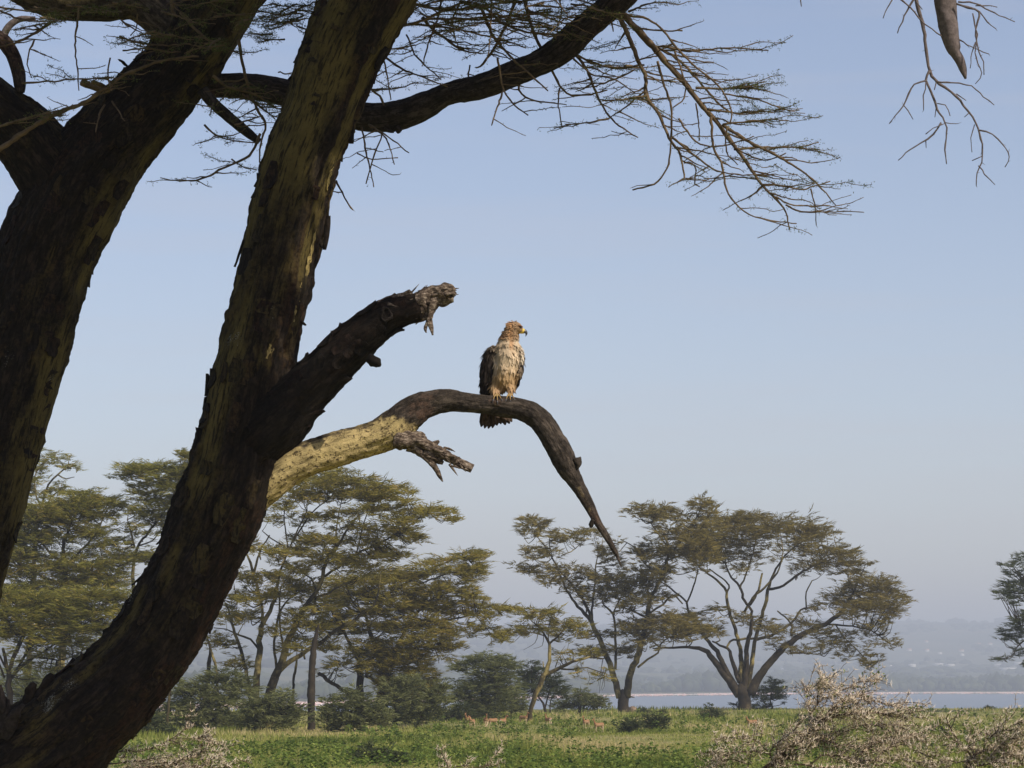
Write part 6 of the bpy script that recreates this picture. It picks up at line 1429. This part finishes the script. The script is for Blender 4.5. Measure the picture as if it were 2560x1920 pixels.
# tan boulder at the foot of the two-stemmed tree
bm = bmesh.new(); bmesh.ops.create_icosphere(bm, subdivisions=3, radius=1.0)
v = np.array([w_.co[:] for w_ in bm.verts]); f = np.array([[w_.index for w_ in g.verts] for g in bm.faces]); bm.free()
v = v * (1 + .35 * fbm(v * 1.4, 3, 4)[:, None]) * [.42, .4, .36]; c = W(1580, 1776, 200); c[2] = .12
mb = MB(); mb.add(v + c, None, f)
tag(mb.build('boulder', mat_noise('tan_boulder', [(0.3, (0.12, 0.09, 0.07)), (0.7, (0.34, 0.25, 0.17))], 5, bump=.03)), 'tan boulder right of the foot of the two-stemmed acacia', 'boulder')

# ------------------------------------------------------------------ impalas
def impala_mesh(pose):
    """about 0.9 m at the shoulder, nose towards +x; one continuous body"""
    b = MB(); T3 = lambda *a: [*a]
    neck = {'up': [(.42, 0, .86, .105), (.50, 0, 1.0, .075), (.55, 0, 1.14, .058), (.58, 0, 1.23, .055)], 'graze': [(.42, 0, .80, .105), (.56, 0, .66, .075), (.64, 0, .48, .058), (.70, 0, .32, .055)], 'turn': [(.42, 0, .86, .105), (.47, -.05, 1.0, .075), (.50, -.1, 1.13, .06), (.51, -.14, 1.2, .055)]}[pose]
    head = {'up': [(.56, 0, 1.25, .062), (.66, 0, 1.21, .050), (.78, 0, 1.14, .030)], 'graze': [(.70, 0, .33, .062), (.76, 0, .22, .05), (.80, 0, .10, .03)], 'turn': [(.50, -.13, 1.22, .062), (.50, -.24, 1.18, .05), (.50, -.36, 1.11, .03)]}[pose]
    def ch(p, s=12): tube(b, spline(np.array(p, float), .02), s)
    ch([(-.52, 0, .80, .10), (-.42, 0, .78, .165), (-.2, 0, .74, .175), (.05, 0, .72, .18), (.28, 0, .74, .185), (.42, 0, .80, .15)], 16)
    ch(neck); ch(head)
    for sy in (-1, 1):
        ch([(.34, .09 * sy, .70, .075), (.35, .09 * sy, .50, .045), (.34, .09 * sy, .36, .030), (.35, .09 * sy, .20, .020), (.34, .09 * sy, .04, .022), (.37, .09 * sy, .0, .024)], 8)
        ch([(-.42, .09 * sy, .72, .115), (-.38, .09 * sy, .52, .075), (-.47, .09 * sy, .34, .034), (-.44, .09 * sy, .18, .021), (-.44, .09 * sy, .04, .022), (-.41, .09 * sy, .0, .024)], 8)
        hx, hy, hz = head[0][:3]
        ch([(hx - .01, hy + .03 * sy, hz + .04, .02), (hx - .05, hy + .09 * sy, hz + .09, .022), (hx - .07, hy + .12 * sy, hz + .12, .006)], 6)
    ch([(-.52, 0, .82, .03), (-.58, 0, .72, .026), (-.59, 0, .60, .012)], 6)
    v, nn, f = remeshed(b, .022, 2)
    me = bpy.data.meshes.new('impala_body'); me.from_pydata(v.tolist(), [], f); me.polygons.foreach_set('use_smooth', np.ones(len(me.polygons), bool))
    k = sstep(.62, .54, v[:, 2] + .05 * noise(v * 6, 3)); top = sstep(.74, .82, v[:, 2])
    rump = sstep(-.46, -.52, v[:, 0]) * sstep(.9, .6, v[:, 2])
    col = np.array([.32, .20, .11]) * (1 - top[:, None]) + np.array([.27, .14, .07]) * top[:, None]
    col = col * (1 - k[:, None] * .75) + np.array([.66, .52, .36]) * k[:, None] * .75; col = col * (1 - rump[:, None]) + np.array([.7, .62, .5]) * rump[:, None]
    a = me.attributes.new('col', 'FLOAT_COLOR', 'POINT'); a.data.foreach_set('color', np.concatenate([col, np.ones((len(col), 1))], 1).astype(np.float32).ravel())
    return me, head[0]
M['impala'] = mat_vcol('impala_coat', .8)
IM = {p: impala_mesh(p) for p in ('up', 'graze', 'turn')}
M['horn'] = mat_noise('dark_horn', [(0.3, (0.02, 0.016, 0.012)), (0.7, (0.06, 0.05, 0.04))], 20)
def horn_mesh(hx, hy, hz, sy):
    b = MB(); tube(b, spline(np.array([(hx, hy + .025 * sy, hz + .05, .016), (hx - .08, hy + .09 * sy, hz + .18, .014), (hx - .16, hy + .13 * sy, hz + .30, .011), (hx - .14, hy + .09 * sy, hz + .44, .008), (hx - .10, hy + .08 * sy, hz + .52, .003)]), .03), 6); return b.mesh('horn')
for (px, py, pose, rot, male, lab) in [(1056, 1797, 'up', -70, 0, 'antelope facing the camera, in front of the dark shrub under the broad acacia'), (1170, 1797, 'up', 245, 0, 'shaded antelope under the left side of the cone-shaped acacia'), (1180, 1802, 'turn', 250, 0, 'antelope nearly facing front, left of the cone-shaped acacia stem'),
        (1214, 1799, 'up', -80, 0, 'antelope standing upright and facing front below the cone-shaped acacia'), (1232, 1800, 'graze', 215, 0, 'rusty antelope seen side on beside the upright front-facing one'), (1257, 1801, 'turn', 60, 0, 'antelope seen from behind, rightmost of the group below the cone-shaped acacia'),
        (1309, 1795, 'up', -40, 1, 'horned antelope ram beside the trunk of the leaning acacia'), (1371, 1799, 'up', 120, 0, 'antelope near the stems of the small dark acacia'), (1465, 1803, 'up', 240, 0, 'antelope with raised neck in front of the low flat acacia'),
        (1497, 1810, 'up', 215, 0, 'rusty antelope half sunk in the weeds right of the raised-neck one'), (1880, 1805, 'turn', 200, 0, 'antelope in the weeds below the dome-shaped acacia')]:
    D = 2.3 * F_PX / (py + 14 - 1700.0); p = W(px, py, D)
    root = empty('antelope', (p[0], D, float(ground_z(p[0], D)))); root.rotation_euler.z = math.radians(rot); root.scale = (.50, .50, .50)
    tag(root, lab, 'antelope', 'antelopes resting in the meadow')
    me, hd = IM[pose]; o = bpy.data.objects.new('body', me); COL.objects.link(o); o.parent = root
    if not me.materials: me.materials.append(M['impala'])
    if male:
        for sy in (-1, 1): obj('horn', horn_mesh(*hd[:3], sy), M['horn'], root)

# ------------------------------------------------------------------ thorn bushes in front
def thorn_bush(name, label, Y, zoom, stems, seed, sub=26, klen=(60, 170), ter=3, base_px=None, lean=(.5, .15), thorn=.05, leafy=.02, subr=None):
    r = np.random.default_rng(seed)
    w = MB(); th = MB(); lf = MB(); first = None; stem_mbs = []
    tp, td, tl = [], [], []
    m = PM(Y)
    def thorns(P, every=.022, prob=.9):
        n = len(P); T = nrm(np.gradient(P[:, :3], axis=0))
        L = np.sum(np.linalg.norm(np.diff(P[:, :3], axis=0), axis=1)); c = max(2, int(L / every))
        for q in range(c):
            if r.uniform() > prob: continue
            i = r.integers(0, n); a = nrm(np.cross(T[i], r.normal(size=3))); 
            for s in (-1, 1):
                d = nrm(a * s + T[i] * .25 + np.array([0, 0, .45]) + r.normal(0, .25, 3))
                tp.append(P[i, :3]); td.append(d); tl.append(thorn * r.uniform(.35, 1.15))
    def branch(a, d, L, r0, lev):
        tt = np.linspace(0, 1, 5)[:, None]
        Q = a + d * L * tt + np.array([0, 0, 1.]) * L * r.uniform(-.22, .10) * tt ** 2 + r.normal(0, .03 * L, (5, 3)) * (tt > 0)
        P = spline(np.concatenate([Q, np.linspace(r0, .0018, 5)[:, None]], 1), .05)
        tube(w, P, 4); thorns(P)
        if r.uniform() < leafy * 4:
            k = int(6 * L / .3) + 2; c = P[r.integers(0, len(P), k), :3] + r.normal(0, .015, (k, 3))
            strips(lf, c, r.normal(size=(k, 3)), .04, .016, r.uniform(0, 1, k))
        if lev > 0:
            T = nrm(np.gradient(P[:, :3], axis=0))
            for q in range(ter):
                i = int(r.uniform(.2, .95) * (len(P) - 1))
                branch(P[i, :3], nrm(T[i] + r.normal(0, .55, 3)), L * r.uniform(.3, .7), P[i, 3] * .7, lev - 1)
    for si, s in enumerate(stems):
        l = np.array([(*q, 3.0)[:3] if len(q) < 3 else q for q in s], float)
        px, py = zoom(l[:, 0], l[:, 1]); dep = np.linspace(0, r.uniform(-.5, .5), len(l))
        P = np.concatenate([W(px, py, Y + dep), (l[:, 2] * zoom.k * m)[:, None]], 1); P = spline(P, .05); P[1:, :3] += r.normal(0, .004, (len(P) - 1, 3))
        if si == 0:
            g = P[0].copy(); b0 = np.array([g[0] - lean[0] * .4, g[1] + .1, 0.0]); mid = (g[:3] + b0) / 2 + [-.05, 0, .1]
            P = np.concatenate([spline(np.array([[*b0, g[3] * 1.7], [*mid, g[3] * 1.3], [*g[:3], g[3]]]), .08)[:-1], P]); first = b0
            org = len(P)
        sb_ = MB(); tube(sb_, P, 7); stem_mbs.append(sb_); thorns(P[max(0, len(P) // 4):], .03)
        T = nrm(np.gradient(P[:, :3], axis=0)); L0 = np.sum(np.linalg.norm(np.diff(P[:, :3], axis=0), axis=1))
        ns = max(3, int(sub * L0))
        for q in range(ns):
            i = int(r.uniform(.12 if si else .5, 1.0) * (len(P) - 1))
            d = nrm(T[i] * r.uniform(.5, 1.1) + r.normal(0, .5, 3) + np.array([lean[0] * .4, 0, lean[1]]))
            branch(P[i, :3], d, r.uniform(*klen) * m, max(.003, P[i, 3] * .5), 1)
    tp, td, tl = np.array(tp), nrm(np.array(td)), np.array(tl)[:, None]; n = len(tp)
    a = nrm(np.cross(td, r.normal(size=(n, 3)))); b = np.cross(td, a); R = .0024
    V = np.stack([tp + a * R, tp - a * .5 * R + b * .87 * R, tp - a * .5 * R - b * .87 * R, tp + td * tl], 1).reshape(-1, 3)
    T3 = np.array([(0, 1, 3), (1, 2, 3), (2, 0, 3)]); th.add(V, None, (T3[None] + (np.arange(n) * 4)[:, None, None]).reshape(-1, 3), np.repeat(r.uniform(0, 1, n), 3))
    root = empty(name, first); tag(root, label, 'thorn bush', 'pale thorn bushes in the foreground')
    for b_ in stem_mbs: b_.build('stem', M['bushstem'], root)
    w.build('twigs', M['bushstem'], root)['kind'] = 'stuff'
    o = th.build('thorns', M['thorn'], root, smooth=False); o['kind'] = 'stuff'
    if lf.n: lf.build('leaves', M['weed'], root, smooth=False)
    return n
zR = Z(1660, 1520, .4069)
n1 = thorn_bush('thorn_bush', 'large pale thorn bush leaning towards the right, below the lake', 25.0, zR,
 [[(590, 1000, 12), (720, 900, 10), (830, 790, 8), (960, 700, 6), (1050, 600, 5), (1150, 560, 3), (1230, 540, 2)], [(830, 790, 5), (900, 700, 4), (890, 600, 3), (870, 510, 2), (860, 485, 1.5)], [(900, 650, 5), (960, 570, 4), (1060, 520, 3.5), (1160, 470, 3), (1250, 440, 2), (1300, 405, 1.5)], [(940, 600, 4), (950, 500, 3), (960, 440, 2), (975, 425, 1.5)], [(990, 520, 3), (1000, 470, 2), (1016, 418, 1.5)],
  [(1050, 600, 4), (1120, 545, 3), (1220, 545, 3), (1330, 580, 2.5), (1440, 600, 2), (1512, 562, 1.5)], [(960, 700, 5), (1100, 650, 4), (1300, 650, 3), (1500, 655, 2), (1640, 690, 1.5)], [(660, 930, 5), (660, 860, 4), (740, 790, 3), (830, 730, 2)], [(650, 900, 5), (560, 880, 4), (400, 890, 3), (230, 890, 1.5)], [(520, 960, 4), (400, 930, 3), (310, 975, 2)],
  [(830, 800, 5), (1000, 820, 4), (1200, 850, 3), (1400, 800, 3), (1600, 760, 1.5)], [(1150, 960, 5), (1200, 900, 5), (1330, 810, 3)], [(1300, 940, 4), (1360, 870, 4), (1500, 800, 3), (1660, 765, 1.5)], [(640, 880, 4), (560, 810, 3), (480, 800, 2), (340, 800, 1.5)], [(900, 960, 5), (1000, 900, 4), (1200, 930, 3), (1500, 940, 2), (1700, 950, 1.5)], [(760, 880, 5), (900, 850, 4), (1050, 760, 3), (1250, 720, 2), (1450, 720, 1.5)], [(800, 960, 5), (1000, 980, 4), (1250, 1000, 3)]],
 61, sub=38, klen=(26, 80), lean=(.7, -.12), thorn=.052)
n2 = thorn_bush('thorn_bush', 'pale thorn bush cut off by the right edge of the picture', 24.0, zR,
 [[(1860, 1010, 10), (1880, 930, 8), (1960, 880, 6), (2090, 850, 4), (2260, 830, 3)], [(1880, 900, 7), (1870, 880, 6), (1810, 820, 5), (1760, 740, 4), (1735, 680, 3), (1755, 648, 3)], [(1960, 880, 4), (2000, 800, 3), (2080, 750, 3), (2200, 700, 2)], [(2090, 980, 5), (2090, 850, 4), (2085, 740, 2)], [(1870, 950, 4), (1700, 930, 3), (1560, 890, 2)], [(1900, 900, 4), (1870, 800, 3), (1990, 780, 2)], [(2000, 960, 4), (2150, 900, 3), (2300, 860, 2)], [(1980, 940, 4), (2100, 820, 3), (2240, 780, 2)], [(1900, 980, 4), (2050, 950, 3), (2250, 960, 2)]],
 62, sub=32, klen=(26, 75), lean=(.3, .0), leafy=.05, thorn=.052)
n3 = thorn_bush('thorn_bush', 'pale thorn bush beneath the big leaning trunk', 23.0, zK,
 [[(180, 900, 9), (300, 840, 7), (450, 830, 6), (660, 800, 5), (720, 750, 4), (790, 710, 3), (870, 655, 2)], [(300, 760, 5), (330, 710, 4), (440, 710, 4), (560, 660, 4), (650, 620, 3.5), (720, 560, 3), (742, 515, 2)], [(650, 630, 3), (800, 622, 2), (900, 618, 1.5)], [(760, 718, 3), (900, 715, 2), (1010, 708, 1.5)], [(450, 810, 4), (700, 780, 3), (950, 768, 1.5)], [(200, 800, 5), (400, 780, 4), (600, 755, 2)], [(500, 840, 4), (800, 815, 3), (975, 775, 1.5)], [(220, 760, 4), (300, 700, 3), (350, 660, 2)], [(900, 840, 3), (1010, 815, 2.5), (1110, 800, 1.5)]],
 63, sub=20, klen=(26, 70), lean=(.6, -.1))
n4 = thorn_bush('thorn_bush', 'few pale thorny twigs poking up from the bottom edge', 24.0, z7,
 [[(640, 980, 6), (620, 900, 5), (600, 850, 4), (585, 790, 2)], [(620, 900, 4), (700, 870, 3), (760, 880, 2)], [(650, 930, 4), (820, 880, 3), (960, 870, 2)], [(610, 880, 3), (560, 760, 2), (575, 735, 1.5)], [(840, 900, 3), (930, 800, 2), (945, 770, 1.5)]],
 64, sub=4, klen=(20, 45), lean=(.2, .0))
